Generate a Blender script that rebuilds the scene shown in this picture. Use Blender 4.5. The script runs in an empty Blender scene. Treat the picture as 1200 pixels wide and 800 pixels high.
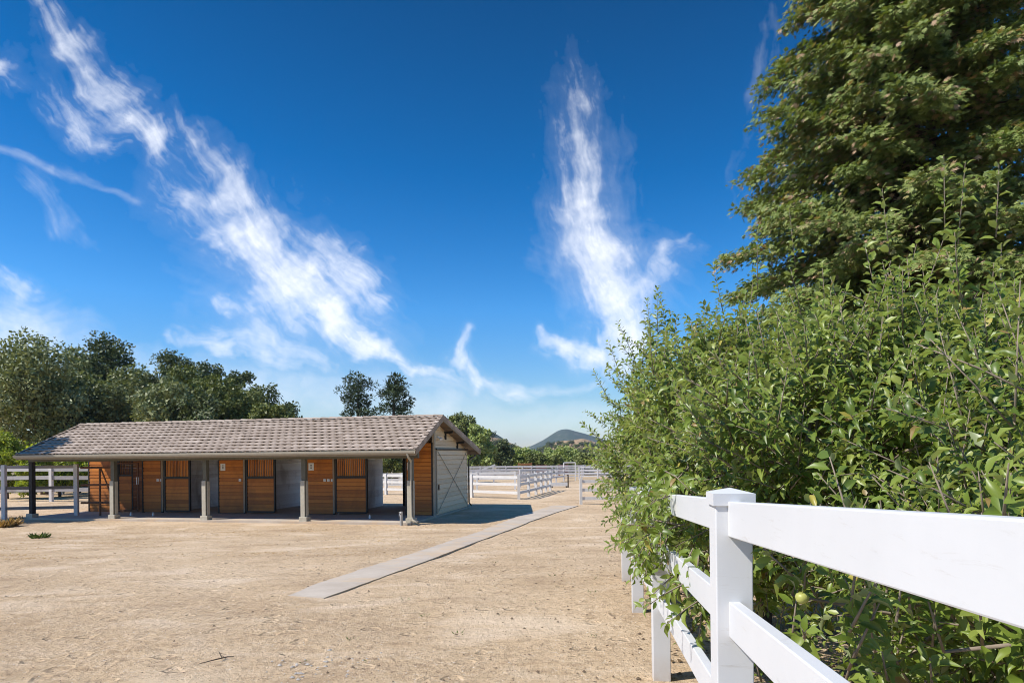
import bpy, math, random
import numpy as np
from mathutils import Vector, Matrix
random.seed(7)
RNG = np.random.default_rng(11)
R = math.radians
scene = bpy.context.scene
COL = scene.collection

# ------------------------------------------------------------------ helpers
def G(y, x=0.0):
    """height of the ground: slopes away from the camera, then a level pad"""
    y = float(y)
    if y < -6: b = .48
    elif y < 2.33: b = -.0165+.06*(2.33-y)
    elif y < 19: b = -.05*(y-2)
    elif y < 23:
        t = (y-19)/4; b = -.85-.2*(t-t*t/2)
    else: b = -.95
    if y > 40: b -= .46*min(1, (y-40)/40)
    return b

def tag(o, label=None, cat=None, group=None, kind=None):
    if label: o['label'] = label
    if cat: o['category'] = cat
    if group: o['group'] = group
    if kind: o['kind'] = kind
    return o

def empty(name, loc, rz=0, **k):
    o = bpy.data.objects.new(name, None); COL.objects.link(o)
    o.location = loc; o.rotation_euler = (0, 0, rz); o.empty_display_size = .2
    return tag(o, **k)

def link(name, me, mat, parent=None, loc=None, rz=None):
    o = bpy.data.objects.new(name, me); COL.objects.link(o)
    if mat is not None: me.materials.append(mat)
    if parent is not None: o.parent = parent
    if loc is not None: o.location = loc
    if rz is not None: o.rotation_euler = (0, 0, rz)
    return o

def copy_tree(o, parent=None):
    c = o.copy(); COL.objects.link(c); c.parent = parent
    for ch in [k for k in o.children]: copy_tree(ch, c)
    return c

class MB:
    """collects boxes, bars, tubes; builds ONE mesh object"""
    def __init__(s): s.v = []; s.f = []; s.r = []
    def add(s, vs, fs, r=None):
        n = len(s.v); s.v += [tuple(p) for p in vs]
        s.f += [tuple(i+n for i in q) for q in fs]
        r = random.random() if r is None else r
        s.r += [r]*len(fs)
    def box(s, x0, x1, y0, y1, z0, z1, r=None):
        s.add([(x0,y0,z0),(x1,y0,z0),(x1,y1,z0),(x0,y1,z0),(x0,y0,z1),(x1,y0,z1),(x1,y1,z1),(x0,y1,z1)],
              [(0,3,2,1),(4,5,6,7),(0,1,5,4),(1,2,6,5),(2,3,7,6),(3,0,4,7)], r)
    def bar(s, a, b, w, h, up=(0,0,1), r=None):
        a = Vector(a); b = Vector(b); d = (b-a).normalized(); up = Vector(up)
        sd = d.cross(up)
        if sd.length < 1e-4: sd = d.cross(Vector((1,0,0)))
        sd.normalize(); u = sd.cross(d)
        vs = [p+sd*(i*w/2)+u*(j*h/2) for p in (a,b) for i,j in ((-1,-1),(1,-1),(1,1),(-1,1))]
        s.add(vs, [(0,1,2,3),(7,6,5,4),(0,4,5,1),(1,5,6,2),(2,6,7,3),(3,7,4,0)], r)
    def tube(s, pts, rad, n=6, r=None):
        pts = [Vector(p) for p in pts]
        if not hasattr(rad, '__len__'): rad = [rad]*len(pts)
        vs = []; fs = []
        for i, p in enumerate(pts):
            d = (pts[min(i+1,len(pts)-1)]-pts[max(i-1,0)]).normalized()
            a = d.cross(Vector((.31,.11,.94)) if abs(d.z) < .9 else Vector((1,.1,0))).normalized(); b = d.cross(a)
            for k in range(n):
                t = 2*math.pi*k/n
                vs.append(p+(a*math.cos(t)+b*math.sin(t))*rad[i])
        for i in range(len(pts)-1):
            for k in range(n):
                fs.append((i*n+k, i*n+(k+1)%n, (i+1)*n+(k+1)%n, (i+1)*n+k))
        fs.append(tuple(range(n-1,-1,-1))); fs.append(tuple((len(pts)-1)*n+k for k in range(n)))
        s.add(vs, fs, r)
    def mesh(s, name):
        me = bpy.data.meshes.new(name); me.from_pydata(s.v, [], s.f); me.update()
        at = me.attributes.new('rnd', 'FLOAT', 'FACE'); at.data.foreach_set('value', s.r)
        return me
    def build(s, name, mat, parent=None, loc=None, rz=None, bevel=0, smooth=False):
        o = link(name, s.mesh(name), mat, parent, loc, rz)
        if smooth:
            for p in o.data.polygons: p.use_smooth = True
        if bevel:
            m = o.modifiers.new('bevel', 'BEVEL'); m.width = bevel; m.segments = 2; m.limit_method = 'ANGLE'
        return o

def quads_mesh(name, V, nv, Q, rnd):
    """V: (N*nv,3) vertices, Q: (k,4) quads of one template"""
    N = len(V)//nv
    me = bpy.data.meshes.new(name)
    F = (np.arange(N)[:,None,None]*nv + Q[None]).reshape(-1,4)
    me.vertices.add(len(V)); me.vertices.foreach_set('co', V.astype(np.float32).ravel())
    me.loops.add(F.size); me.loops.foreach_set('vertex_index', F.astype(np.int32).ravel())
    me.polygons.add(len(F)); me.polygons.foreach_set('loop_start', (np.arange(len(F))*4).astype(np.int32))
    at = me.attributes.new('rnd', 'FLOAT', 'FACE')
    at.data.foreach_set('value', np.repeat(rnd, len(Q)).astype(np.float32))
    me.update(calc_edges=True); me.validate()
    return me

LEAF = np.array([(0,0,0),(.27,.30,.10),(.23,.66,.06),(.02,1,-.24),(-.25,.64,.09),(-.26,.28,.06),(0,.30,-.02),(0,.68,-.06)])
LEAFQ = np.array([(0,1,2,6),(6,2,3,7),(0,6,4,5),(6,7,3,4)])
CARD = np.array([(0,0,0),(.5,.5,.07),(0,1,-.08),(-.5,.5,.07)])
CARDQ = np.array([(0,1,2,3)])
def make_spray():
    V = []; Q = []
    def leaflet(b, ang, L, w, dz):
        c, s_ = math.cos(ang), math.sin(ang); n = len(V)
        for u, v in ((0,0),(.45,.5),(1,0),(.45,-.5)):
            x, y = v*w, u*L
            V.append((x*c+y*s_, b+y*c-x*s_, dz*u+(.02 if v else 0)))
        Q.append((n,n+1,n+2,n+3))
    leaflet(.0, 0, 1.0, .20, -.14)
    for b, L in ((.18,.52),(.46,.44)):
        for sg in (-1,1): leaflet(b, sg*.75, L, .19, -.07)
    return np.array(V), np.array(Q)
SPRAY, SPRAYQ = make_spray()

def nrm(a): return a/np.maximum(np.linalg.norm(a, axis=1, keepdims=True), 1e-9)
def leaves(name, P, D, N, L, W, T, Q, mat, parent=None, rnd=None, curl=None):
    D = nrm(D); S = nrm(np.cross(D, N)); U = np.cross(S, D)
    L = np.asarray(L)*np.ones(len(P)); W = np.asarray(W)*np.ones(len(P))
    V = (P[:,None] + D[:,None]*(T[None,:,1]*L[:,None])[:,:,None] + S[:,None]*(T[None,:,0]*W[:,None])[:,:,None]
         + U[:,None]*(T[None,:,2]*(L if curl is None else L*curl)[:,None])[:,:,None]).reshape(-1,3)
    if rnd is None: rnd = RNG.random(len(P))
    return link(name, quads_mesh(name, V, len(T), Q, rnd), mat, parent)

def rdir(n):
    return nrm(RNG.normal(size=(n,3)))

# ------------------------------------------------------------------ materials
def mat(name): 
    m = bpy.data.materials.new(name); m.use_nodes = True
    nt = m.node_tree; nt.nodes.clear()
    out = nt.nodes.new('ShaderNodeOutputMaterial')
    return m, nt, out
def nd(nt, t, **k):
    n = nt.nodes.new(t)
    for a, b in k.items():
        if a.startswith('i_'):
            key = a[2:]; n.inputs[int(key) if key.isdigit() else key.replace('_',' ')].default_value = b
        else: setattr(n, a, b)
    return n
def ramp(nt, fac, stops, interp='LINEAR'):
    r = nt.nodes.new('ShaderNodeValToRGB'); cr = r.color_ramp; cr.interpolation = interp
    while len(cr.elements) < len(stops): cr.elements.new(.5)
    for e, (p, c) in zip(cr.elements, stops):
        e.position = p; e.color = (*c, 1) if len(c) == 3 else c
    nt.links.new(fac, r.inputs[0]); return r.outputs[0]
def noise(nt, scale, detail=4, rough=.55, co=None, dist=0):
    n = nd(nt, 'ShaderNodeTexNoise', i_Scale=scale, i_Detail=detail, i_Roughness=rough, i_Distortion=dist)
    if co is not None: nt.links.new(co, n.inputs['Vector'])
    return n.outputs['Fac']
def mix(nt, a, b, fac, mode='MIX'):
    m = nt.nodes.new('ShaderNodeMix'); m.data_type = 'RGBA'; m.blend_type = mode
    if hasattr(fac, 'links'): nt.links.new(fac, m.inputs[0])
    else: m.inputs[0].default_value = fac
    for s, i in ((a,6),(b,7)):
        if hasattr(s, 'links'): nt.links.new(s, m.inputs[i])
        else: m.inputs[i].default_value = (*s, 1)
    return m.outputs[2]
def coords(nt, scale=(1,1,1), kind='Object'):
    tc = nt.nodes.new('ShaderNodeTexCoord'); mp = nt.nodes.new('ShaderNodeMapping')
    mp.inputs['Scale'].default_value = scale; nt.links.new(tc.outputs[kind], mp.inputs[0]); return mp.outputs[0]
def princ(nt, out, col, rough=.6, spec=.3, metal=0, bump=None, bstr=.3, bdist=.01):
    p = nt.nodes.new('ShaderNodeBsdfPrincipled')
    if hasattr(col, 'links'): nt.links.new(col, p.inputs['Base Color'])
    else: p.inputs['Base Color'].default_value = (*col, 1)
    if hasattr(rough, 'links'): nt.links.new(rough, p.inputs['Roughness'])
    else: p.inputs['Roughness'].default_value = rough
    p.inputs['Specular IOR Level'].default_value = spec; p.inputs['Metallic'].default_value = metal
    if bump is not None:
        b = nd(nt, 'ShaderNodeBump', i_Strength=bstr, i_Distance=bdist); nt.links.new(bump, b.inputs['Height'])
        nt.links.new(b.outputs[0], p.inputs['Normal'])
    nt.links.new(p.outputs[0], out.inputs[0]); return p
def rnd_attr(nt):
    a = nt.nodes.new('ShaderNodeAttribute'); a.attribute_name = 'rnd'; return a.outputs['Fac']

def m_plain(name, c, rough=.6, spec=.3, metal=0, var=.25, scale=6, bstr=.15):
    m, nt, out = mat(name); co = coords(nt)
    f = noise(nt, scale, 6, .65, co)
    col = ramp(nt, f, [(.25, tuple(x*(1-var) for x in c)), (.75, tuple(min(1, x*(1+var*.6)) for x in c))])
    princ(nt, out, col, rough, spec, metal, f, bstr, .004); return m

def m_wood(name, dark, mid, light, along=(1,14,14), rough=.65, spec=.25, stain=0, scol=(.1,.09,.08), kick=0):
    """boards: each plank its own tone (rnd), grain along one axis, optional stains"""
    m, nt, out = mat(name); co = coords(nt, along)
    g = noise(nt, 3.0, 8, .7, co, .4)
    a = nt.nodes.new('ShaderNodeMath'); a.operation = 'MULTIPLY_ADD'
    nt.links.new(rnd_attr(nt), a.inputs[0]); a.inputs[1].default_value = .55
    s = nt.nodes.new('ShaderNodeMath'); s.operation = 'MULTIPLY'; nt.links.new(g, s.inputs[0]); s.inputs[1].default_value = .75
    nt.links.new(s.outputs[0], a.inputs[2])
    col = ramp(nt, a.outputs[0], [(.2, dark), (.52, mid), (.9, light)])
    if stain:
        st = ramp(nt, noise(nt, 1.1, 5, .6, coords(nt, (1,1,.5)), .6), [(.5,(0,0,0)),(.68,(1,1,1))])
        sm = nt.nodes.new('ShaderNodeMath'); sm.operation = 'MULTIPLY'; nt.links.new(st, sm.inputs[0]); sm.inputs[1].default_value = stain
        col = mix(nt, col, scol, sm.outputs[0])
    if kick:   # scuffed, greyed lower boards where horses kick and hoses splash
        sp = nt.nodes.new('ShaderNodeSeparateXYZ'); nt.links.new(coords(nt), sp.inputs[0])
        mr = nd(nt, 'ShaderNodeMapRange'); nt.links.new(sp.outputs['Z'], mr.inputs[0])
        mr.inputs[1].default_value = 1.7; mr.inputs[2].default_value = .0; mr.inputs[3].default_value = 0; mr.inputs[4].default_value = 1.5*kick
        k = nt.nodes.new('ShaderNodeMath'); k.operation = 'MULTIPLY'; k.use_clamp = True; nt.links.new(mr.outputs[0], k.inputs[0]); nt.links.new(noise(nt, 2.2, 7, .7, coords(nt,(.8,1,2.5)), .5), k.inputs[1])
        col = mix(nt, col, (.17,.085,.040), k.outputs[0])
    princ(nt, out, col, rough, spec, 0, g, .35, .006); return m

def m_leaf(name, stops, back=None, trans=.25, spec=.25, rough=.45):
    m, nt, out = mat(name)
    col = ramp(nt, rnd_attr(nt), stops)
    if back is not None:
        ge = nt.nodes.new('ShaderNodeNewGeometry'); col = mix(nt, col, back, ge.outputs['Backfacing'])
    p = nt.nodes.new('ShaderNodeBsdfPrincipled'); nt.links.new(col, p.inputs['Base Color'])
    p.inputs['Roughness'].default_value = rough; p.inputs['Specular IOR Level'].default_value = spec
    t = nt.nodes.new('ShaderNodeBsdfTranslucent')
    tc = mix(nt, col, (1.0,1.0,.35), 1, 'MULTIPLY'); nt.links.new(tc, t.inputs[0])
    ms = nt.nodes.new('ShaderNodeMixShader'); ms.inputs[0].default_value = trans
    nt.links.new(p.outputs[0], ms.inputs[1]); nt.links.new(t.outputs[0], ms.inputs[2])
    nt.links.new(ms.outputs[0], out.inputs[0]); return m

M = {}
def m_vinyl():
    m, nt, out = mat('white_vinyl'); co = coords(nt)
    c = ramp(nt, noise(nt, 3, 6, .65, co), [(.25,(.60,.605,.61)),(.75,(.65,.655,.66))])
    sc = noise(nt, 9, 7, .75, coords(nt, (1,.6,5)), .5)
    c = mix(nt, c, (.42,.38,.33), ramp(nt, sc, [(.60,(0,0,0)),(.74,(.5,.5,.5))]))
    sp = nt.nodes.new('ShaderNodeSeparateXYZ'); nt.links.new(co, sp.inputs[0])
    mr = nd(nt, 'ShaderNodeMapRange'); nt.links.new(sp.outputs['Z'], mr.inputs[0])
    mr.inputs[1].default_value = .22; mr.inputs[2].default_value = .0; mr.inputs[3].default_value = 0; mr.inputs[4].default_value = .8
    k = nt.nodes.new('ShaderNodeMath'); k.operation = 'MULTIPLY'; nt.links.new(mr.outputs[0], k.inputs[0]); nt.links.new(noise(nt, 12, 5, .7, co), k.inputs[1])
    c = mix(nt, c, (.40,.29,.18), k.outputs[0])
    princ(nt, out, c, .42, .35, 0, sc, .06, .003); return m
M['vinyl'] = m_vinyl()
M['farwhite'] = m_plain('white_fence_paint', (.64,.63,.61), .5, .3, 0, .12, 4)
M['greypipe'] = m_plain('grey_pipe', (.55,.54,.55), .5, .4, .1, .2, 5)
M['beige'] = m_wood('beige_siding', (.56,.44,.28), (.74,.59,.39), (.82,.67,.46), (1,1.2,10), .6, .25)
M['beigetrim'] = m_plain('beige_trim', (.40,.36,.28), .6, .25, 0, .15)
M['orange'] = m_wood('orange_stained_boards', (.22,.066,.010), (.47,.150,.019), (.62,.225,.034), (2,14,14), .5, .3, .45, (.17,.062,.016), .48)
M['white_boards'] = m_wood('weathered_white_boards', (.55,.51,.48), (.80,.76,.73), (.88,.86,.83), (2,2,14), .7, .2, .5, (.25,.17,.12))
M['grey_boards'] = m_wood('weathered_grey_boards', (.17,.155,.145), (.32,.30,.29), (.50,.48,.47), (2,2,12), .75, .15, .5, (.17,.12,.08))
M['darkmetal'] = m_plain('dark_metal', (.035,.033,.030), .5, .4, .3, .3)
M['tantrim'] = m_plain('tan_trim', (.30,.24,.17), .6, .25, 0, .2)
M['postpaint'] = m_plain('olive_post_paint', (.13,.12,.085), .6, .25, 0, .25)
M['postsleeve'] = m_plain('tan_sleeve_paint', (.46,.42,.33), .6, .25, 0, .2)
M['shadedpost'] = m_plain('shaded_post_paint', (.045,.040,.036), .7, .2, 0, .3)  # darker post paint for the left end post, tree shade put into the colour
M['rust'] = m_plain('rusty_pipe', (.20,.095,.05), .7, .25, .2, .5, 14)
M['bark'] = m_plain('bark', (.10,.075,.055), .9, .1, 0, .5, 9, .6)
M['twig'] = m_plain('twig_bark', (.26,.21,.16), .8, .15, 0, .3, 20)
M['paper'] = m_plain('paper', (.80,.80,.78), .7, .2, 0, .04)
M['ink'] = m_plain('grey_ink', (.25,.25,.27), .8, .1, 0, .1)
M['whiteplastic'] = m_plain('white_plastic', (.80,.79,.76), .4, .4, 0, .08)
M['galv'] = m_plain('galvanised_pipe', (.45,.45,.44), .4, .5, .5, .2)
M['apple'] = m_plain('apple_skin', (.40,.40,.10), .45, .45, 0, .3, 14, .05)
M['stone'] = m_plain('pale_stone', (.46,.42,.37), .85, .2, 0, .4, 12)

def m_ground():
    m, nt, out = mat('sandy_ground'); co = coords(nt, (1,1,1), 'Object')
    big = noise(nt, .22, 5, .6, co); medn = noise(nt, 2.2, 6, .65, co, .3); fine = noise(nt, 38, 5, .75, co)
    base = ramp(nt, big, [(.3,(.51,.360,.215)), (.5,(.61,.440,.270)), (.72,(.69,.52,.340))])
    base = mix(nt, base, (.70,.54,.36), ramp(nt, medn, [(.5,(0,0,0)),(.75,(.6,.6,.6))]))
    # darker damp-looking litter and straw in streaks
    stre = noise(nt, 1.0, 7, .7, coords(nt, (.45,1.6,1), 'Object'), .8)
    base = mix(nt, base, (.30,.18,.085), ramp(nt, stre, [(.58,(0,0,0)),(.72,(.75,.75,.75))]))
    pat = noise(nt, 6.5, 6, .7, co, .2)
    base = mix(nt, base, (.33,.225,.135), ramp(nt, pat, [(.50,(0,0,0)),(.66,(.6,.6,.6))]))
    grit = noise(nt, 14, 4, .8, co)
    base = mix(nt, base, (.24,.165,.105), ramp(nt, grit, [(.55,(0,0,0)),(.66,(.75,.75,.75))]))
    base = mix(nt, base, (.68,.56,.41), ramp(nt, grit, [(.34,(.6,.6,.6)),(.45,(0,0,0))]))
    # granular speckle
    base = mix(nt, base, (.20,.145,.10), ramp(nt, fine, [(.56,(0,0,0)),(.70,(.85,.85,.85))]))
    v = nd(nt, 'ShaderNodeTexVoronoi', i_Scale=55.0); nt.links.new(co, v.inputs['Vector'])
    base = mix(nt, base, (.70,.59,.46), ramp(nt, v.outputs['Distance'], [(.10,(.7,.7,.7)),(.2,(0,0,0))]))
    # far off: dry grass country
    sp = nt.nodes.new('ShaderNodeSeparateXYZ'); nt.links.new(co, sp.inputs[0])
    mr = nd(nt, 'ShaderNodeMapRange'); nt.links.new(sp.outputs['Y'], mr.inputs[0]); mr.inputs[1].default_value = 60; mr.inputs[2].default_value = 130
    base = mix(nt, base, ramp(nt, noise(nt,.05,5,.6,co), [(.35,(.14,.13,.055)),(.65,(.32,.25,.13))]), mr.outputs[0])
    # pale and dark worn patches
    pt_ = noise(nt, .55, 4, .55, coords(nt, (1,1.5,1)), .6)
    base = mix(nt, base, (.74,.58,.41), ramp(nt, pt_, [(.30,(.75,.75,.75)),(.47,(0,0,0))]))
    base = mix(nt, base, (.36,.245,.15), ramp(nt, pt_, [(.55,(0,0,0)),(.72,(.55,.55,.55))]))
    # hoof prints: shallow dents; wheel tracks: ribs along one line
    hv = nd(nt, 'ShaderNodeTexVoronoi', i_Scale=2.3); hv.inputs['Randomness'].default_value = 1
    wob = nt.nodes.new('ShaderNodeVectorMath'); wob.operation = 'ADD'; nt.links.new(co, wob.inputs[0])
    nz = nd(nt, 'ShaderNodeTexNoise', i_Scale=5.0); nt.links.new(co, nz.inputs['Vector'])
    nzs = nt.nodes.new('ShaderNodeVectorMath'); nzs.operation = 'SCALE'; nzs.inputs['Scale'].default_value = .22; nt.links.new(nz.outputs['Color'], nzs.inputs[0]); nt.links.new(nzs.outputs[0], wob.inputs[1])
    nt.links.new(wob.outputs[0], hv.inputs['Vector'])
    dent = ramp(nt, hv.outputs['Distance'], [(.0,(0,0,0)),(.16,(.2,.2,.2)),(.24,(1,1,1)),(.32,(.8,.8,.8))])
    tm = nt.nodes.new('ShaderNodeMapping'); tm.inputs['Rotation'].default_value = (0,0,R(38)); nt.links.new(co, tm.inputs[0])
    wv = nd(nt, 'ShaderNodeTexWave', i_Scale=1.6, i_Distortion=1.2, i_Detail=2.0); nt.links.new(tm.outputs[0], wv.inputs['Vector'])
    trk = mix(nt, (0,0,0), wv.outputs['Fac'], ramp(nt, noise(nt, .35, 3, .5, co), [(.52,(0,0,0)),(.66,(.7,.7,.7))]))
    base = mix(nt, base, (.66,.52,.37), mix(nt, (0,0,0), trk, .2))
    h = nt.nodes.new('ShaderNodeMath'); h.operation = 'MULTIPLY_ADD'; nt.links.new(medn, h.inputs[0]); h.inputs[1].default_value = 3.0
    nt.links.new(fine, h.inputs[2])
    h2 = nt.nodes.new('ShaderNodeMath'); h2.operation = 'MULTIPLY_ADD'; nt.links.new(grit, h2.inputs[0]); h2.inputs[1].default_value = 1.6; nt.links.new(h.outputs[0], h2.inputs[2])
    h3 = nt.nodes.new('ShaderNodeMath'); h3.operation = 'MULTIPLY_ADD'; nt.links.new(dent, h3.inputs[0]); h3.inputs[1].default_value = 1.6; nt.links.new(h2.outputs[0], h3.inputs[2])
    h4 = nt.nodes.new('ShaderNodeMath'); h4.operation = 'MULTIPLY_ADD'; nt.links.new(trk, h4.inputs[0]); h4.inputs[1].default_value = 1.2; nt.links.new(h3.outputs[0], h4.inputs[2])
    princ(nt, out, base, .95, .12, 0, h4.outputs[0], .9, .022); return m
M['ground'] = m_ground()

def m_concrete():
    m, nt, out = mat('concrete'); co = coords(nt, (1,1,1), 'Object')
    a = noise(nt, 1.3, 6, .65, co); f = noise(nt, 60, 4, .7, co)
    c = ramp(nt, a, [(.3,(.42,.35,.275)),(.7,(.54,.465,.38))])
    c = mix(nt, c, (.56,.41,.26), ramp(nt, noise(nt, .9, 6, .7, coords(nt,(1,1,1)), .5), [(.5,(0,0,0)),(.66,(.8,.8,.8))]))
    c = mix(nt, c, (.30,.245,.19), ramp(nt, f, [(.55,(0,0,0)),(.75,(.55,.55,.55))]))
    princ(nt, out, c, .85, .2, 0, f, .25, .004); return m
M['concrete'] = m_concrete()

def m_roof():
    m, nt, out = mat('roof_tiles'); co = coords(nt, (1,1,1), 'Object')
    c = ramp(nt, rnd_attr(nt), [(0,(.28,.215,.165)),(.5,(.385,.305,.240)),(1,(.49,.40,.325))])
    n = noise(nt, 7, 6, .7, co)
    c = mix(nt, c, (.17,.135,.11), ramp(nt, n, [(.55,(0,0,0)),(.8,(.38,.38,.38))]))
    princ(nt, out, c, .85, .2, 0, n, .3, .006); return m
M['roof'] = m_roof()

M['apple_leaf'] = m_leaf('apple_leaf', [(0,(.085,.140,.022)),(.45,(.195,.268,.036)),(.85,(.32,.375,.080)),(.955,(.32,.345,.11)),(.975,(.30,.20,.07)),(1,(.46,.40,.08))], (.32,.37,.18), .36, .55, .40)
M['redwood_leaf'] = m_leaf('redwood_needles', [(0,(.11,.165,.036)),(.40,(.205,.26,.068)),(.72,(.275,.325,.105)),(.86,(.34,.31,.13)),(.93,(.36,.24,.125)),(1,(.44,.30,.19))], None, .25, .25, .55)
M['oak_leaf'] = m_leaf('grey_green_leaf', [(0,(.13,.155,.06)),(.5,(.25,.28,.115)),(1,(.36,.38,.19))], None, .15, .3, .5)
M['dark_leaf'] = m_leaf('dark_green_leaf', [(0,(.055,.075,.027)),(.5,(.105,.135,.045)),(1,(.18,.205,.08))], None, .12, .3, .5)
M['olive_leaf'] = m_leaf('olive_green_leaf', [(0,(.085,.11,.027)),(.5,(.165,.195,.05)),(1,(.26,.28,.09))], None, .15, .3, .5)
M['willow_leaf'] = m_leaf('willow_leaf', [(0,(.20,.25,.07)),(.5,(.34,.41,.125)),(1,(.44,.50,.20))], None, .3, .3, .5)
M['bright_leaf'] = m_leaf('yellow_green_leaf', [(0,(.17,.23,.035)),(.5,(.34,.41,.06)),(1,(.50,.54,.11))], None, .45, .25, .5)
M['pine_leaf'] = m_leaf('pine_needles', [(0,(.026,.046,.022)),(.5,(.055,.085,.034)),(1,(.11,.14,.055))], None, .08, .25, .6)
M['dry_grass'] = m_leaf('dry_grass', [(0,(.34,.20,.075)),(1,(.55,.38,.18))], None, .2, .15, .7)
M['weed'] = m_leaf('weed_leaf', [(0,(.06,.10,.02)),(1,(.14,.19,.05))], None, .2, .2, .6)

# ------------------------------------------------------------------ ground
def build_ground():
    ys = list(np.arange(-8, 26, .25))+list(np.arange(26, 60, 1))+list(np.geomspace(60, 6000, 30))
    n = 121
    V = []; 
    for y in ys:
        hw = 40+abs(y)*1.25
        for k in range(n):
            q = 2*k/(n-1)-1; x = hw*(.35*q+.65*q**3)
            b = .012*math.sin(x*1.1+.7*math.sin(y*.8))*math.sin(y*.9+1.3)+.006*math.sin(x*3.3+y*2.1) if -8 < y < 40 else 0
            V.append((x, y, G(y)+b*(1 if y < 20 else .4)))
    F = [(j*n+i, j*n+i+1, (j+1)*n+i+1, (j+1)*n+i) for j in range(len(ys)-1) for i in range(n-1)]
    me = bpy.data.meshes.new('ground'); me.from_pydata(V, [], F)
    for p in me.polygons: p.use_smooth = True
    o = link('ground', me, M['ground']); tag(o, kind='structure')
build_ground()

def sheet(name, L, Rr, m, top=.03, thick=.12):
    """concrete strip between a left and a right polyline, draped on the ground"""
    V = []; F = []
    for (a, b) in zip(L, Rr):
        for p in ((a[0]+random.uniform(-.022,.022),a[1]), (b[0]+random.uniform(-.010,.010),b[1])):
            z = G(p[1])+top*min(1,(p[1]-7.9)/1.8)
            V += [(p[0],p[1],z),(p[0],p[1],z-thick)]
    n = len(L)
    for i in range(n-1):
        a = i*4; b = a+4
        F += [(a,a+2,b+2,b),(a,b,b+1,a+1),(a+2,a+3,b+3,b+2)]
    F += [(0,1,3,2),((n-1)*4,(n-1)*4+2,(n-1)*4+3,(n-1)*4+1)]
    me = bpy.data.meshes.new(name); me.from_pydata(V, [], F)
    return tag(link(name, me, m), kind='structure')
def resample(P, n):
    P = np.array(P); d = np.r_[0, np.cumsum(np.linalg.norm(np.diff(P,axis=0),axis=1))]
    t = np.linspace(0, d[-1], n); return [(float(np.interp(u,d,P[:,0])), float(np.interp(u,d,P[:,1]))) for u in t]
Lp = [(-3.04,8.61),(-2.93,9.57),(-2.65,11.31),(-2.17,13.82),(-1.62,17.04),(-.74,21.9),(.15,25.2),(1.9,30.6)]
Rp = [(-2.49,8.4),(-2.18,9.71),(-1.68,12.29),(-1.07,15.8),(-.27,20.0),(.62,23.4),(1.85,27.0),(3.12,30.3)]
sheet('path', resample(Lp,110), resample(Rp,110), M['concrete'], .027)

# ------------------------------------------------------------------ stable (local x = -s along the front, y = t into the stable, z from the slab top)
YAW = R(-12.53)
SLAB = -.87
barn = empty('horse_stable', (-3.15,25.6,SLAB), YAW, label='long open-fronted horse stable with orange board stall fronts and a tiled gable roof', cat='stable')
def bw(s, t, z):
    """stable-local point to world"""
    return (-3.15-.976*s+.217*t, 25.6+.217*s+.976*t, SLAB+z)
SL, SR = 16.95, -.45           # roof ends
T0, TR, T1 = -3.15, -.13, 5.38 # front eave, ridge, rear eave
ZE, ZR = 2.60, 3.95            # top of tile at eaves, ridge

mb = MB(); mb.box(-17.2, .12, -2.82, 4.62, -.16, 0); mb.build('porch_floor', M['concrete'], barn)

def boards_x(mb, x0, x1, y, z0, z1, bh=.150, th=.032, gap=.016):
    """horizontal boards along x on a wall facing -y at depth y"""
    n = max(1, round((z1-z0)/bh)); h = (z1-z0)/n
    for i in range(n):
        j = random.uniform(-.003,.003); za = z0+i*h; zb = za+h-gap*1.6; o0 = y-th-.003+j; o1 = y-th*.80+j
        mb.add([(x0,o0,za),(x1,o0,za),(x1,y,za),(x0,y,za),(x0,o1,zb),(x1,o1,zb),(x1,y,zb),(x0,y,zb)],
               [(0,3,2,1),(4,5,6,7),(0,1,5,4),(1,2,6,5),(2,3,7,6),(3,0,4,7)])
    mb.box(x0+.002, x1-.002, y, y+.03, z0+.002, z1-.002, .0)
def boards_y(mb, y0, y1, x, z0, z1, bh=.15, th=.022, gap=.006, side=1, zfun=None):
    """horizontal boards along y on a wall facing +x (side=1) at x; zfun(z) may trim y range"""
    n = max(1, round((z1-z0)/bh)); h = (z1-z0)/n
    for i in range(n):
        za, zb = z0+i*h, z0+(i+1)*h-gap
        ya, yb = (y0, y1) if zfun is None else zfun(zb)
        if yb-ya < .05: continue
        # clapboard: lower edge proud
        o0, o1 = (th, th*.35)
        if side > 0:
            vs = [(x,ya,za),(x+o0,ya,za),(x+o0,yb,za),(x,yb,za),(x,ya,zb),(x+o1,ya,zb),(x+o1,yb,zb),(x,yb,zb)]
            mb.add(vs, [(0,3,2,1),(4,5,6,7),(0,1,5,4),(1,2,6,5),(2,3,7,6),(3,0,4,7)])
        else: mb.box(x-th, x, ya, yb, za, zb)

def roof_z(t):
    if t < TR: return ZE+(ZR-ZE)*(t-T0)/(TR-T0)
    return ZE+(ZR-ZE)*(T1-t)/(T1-TR)

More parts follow.
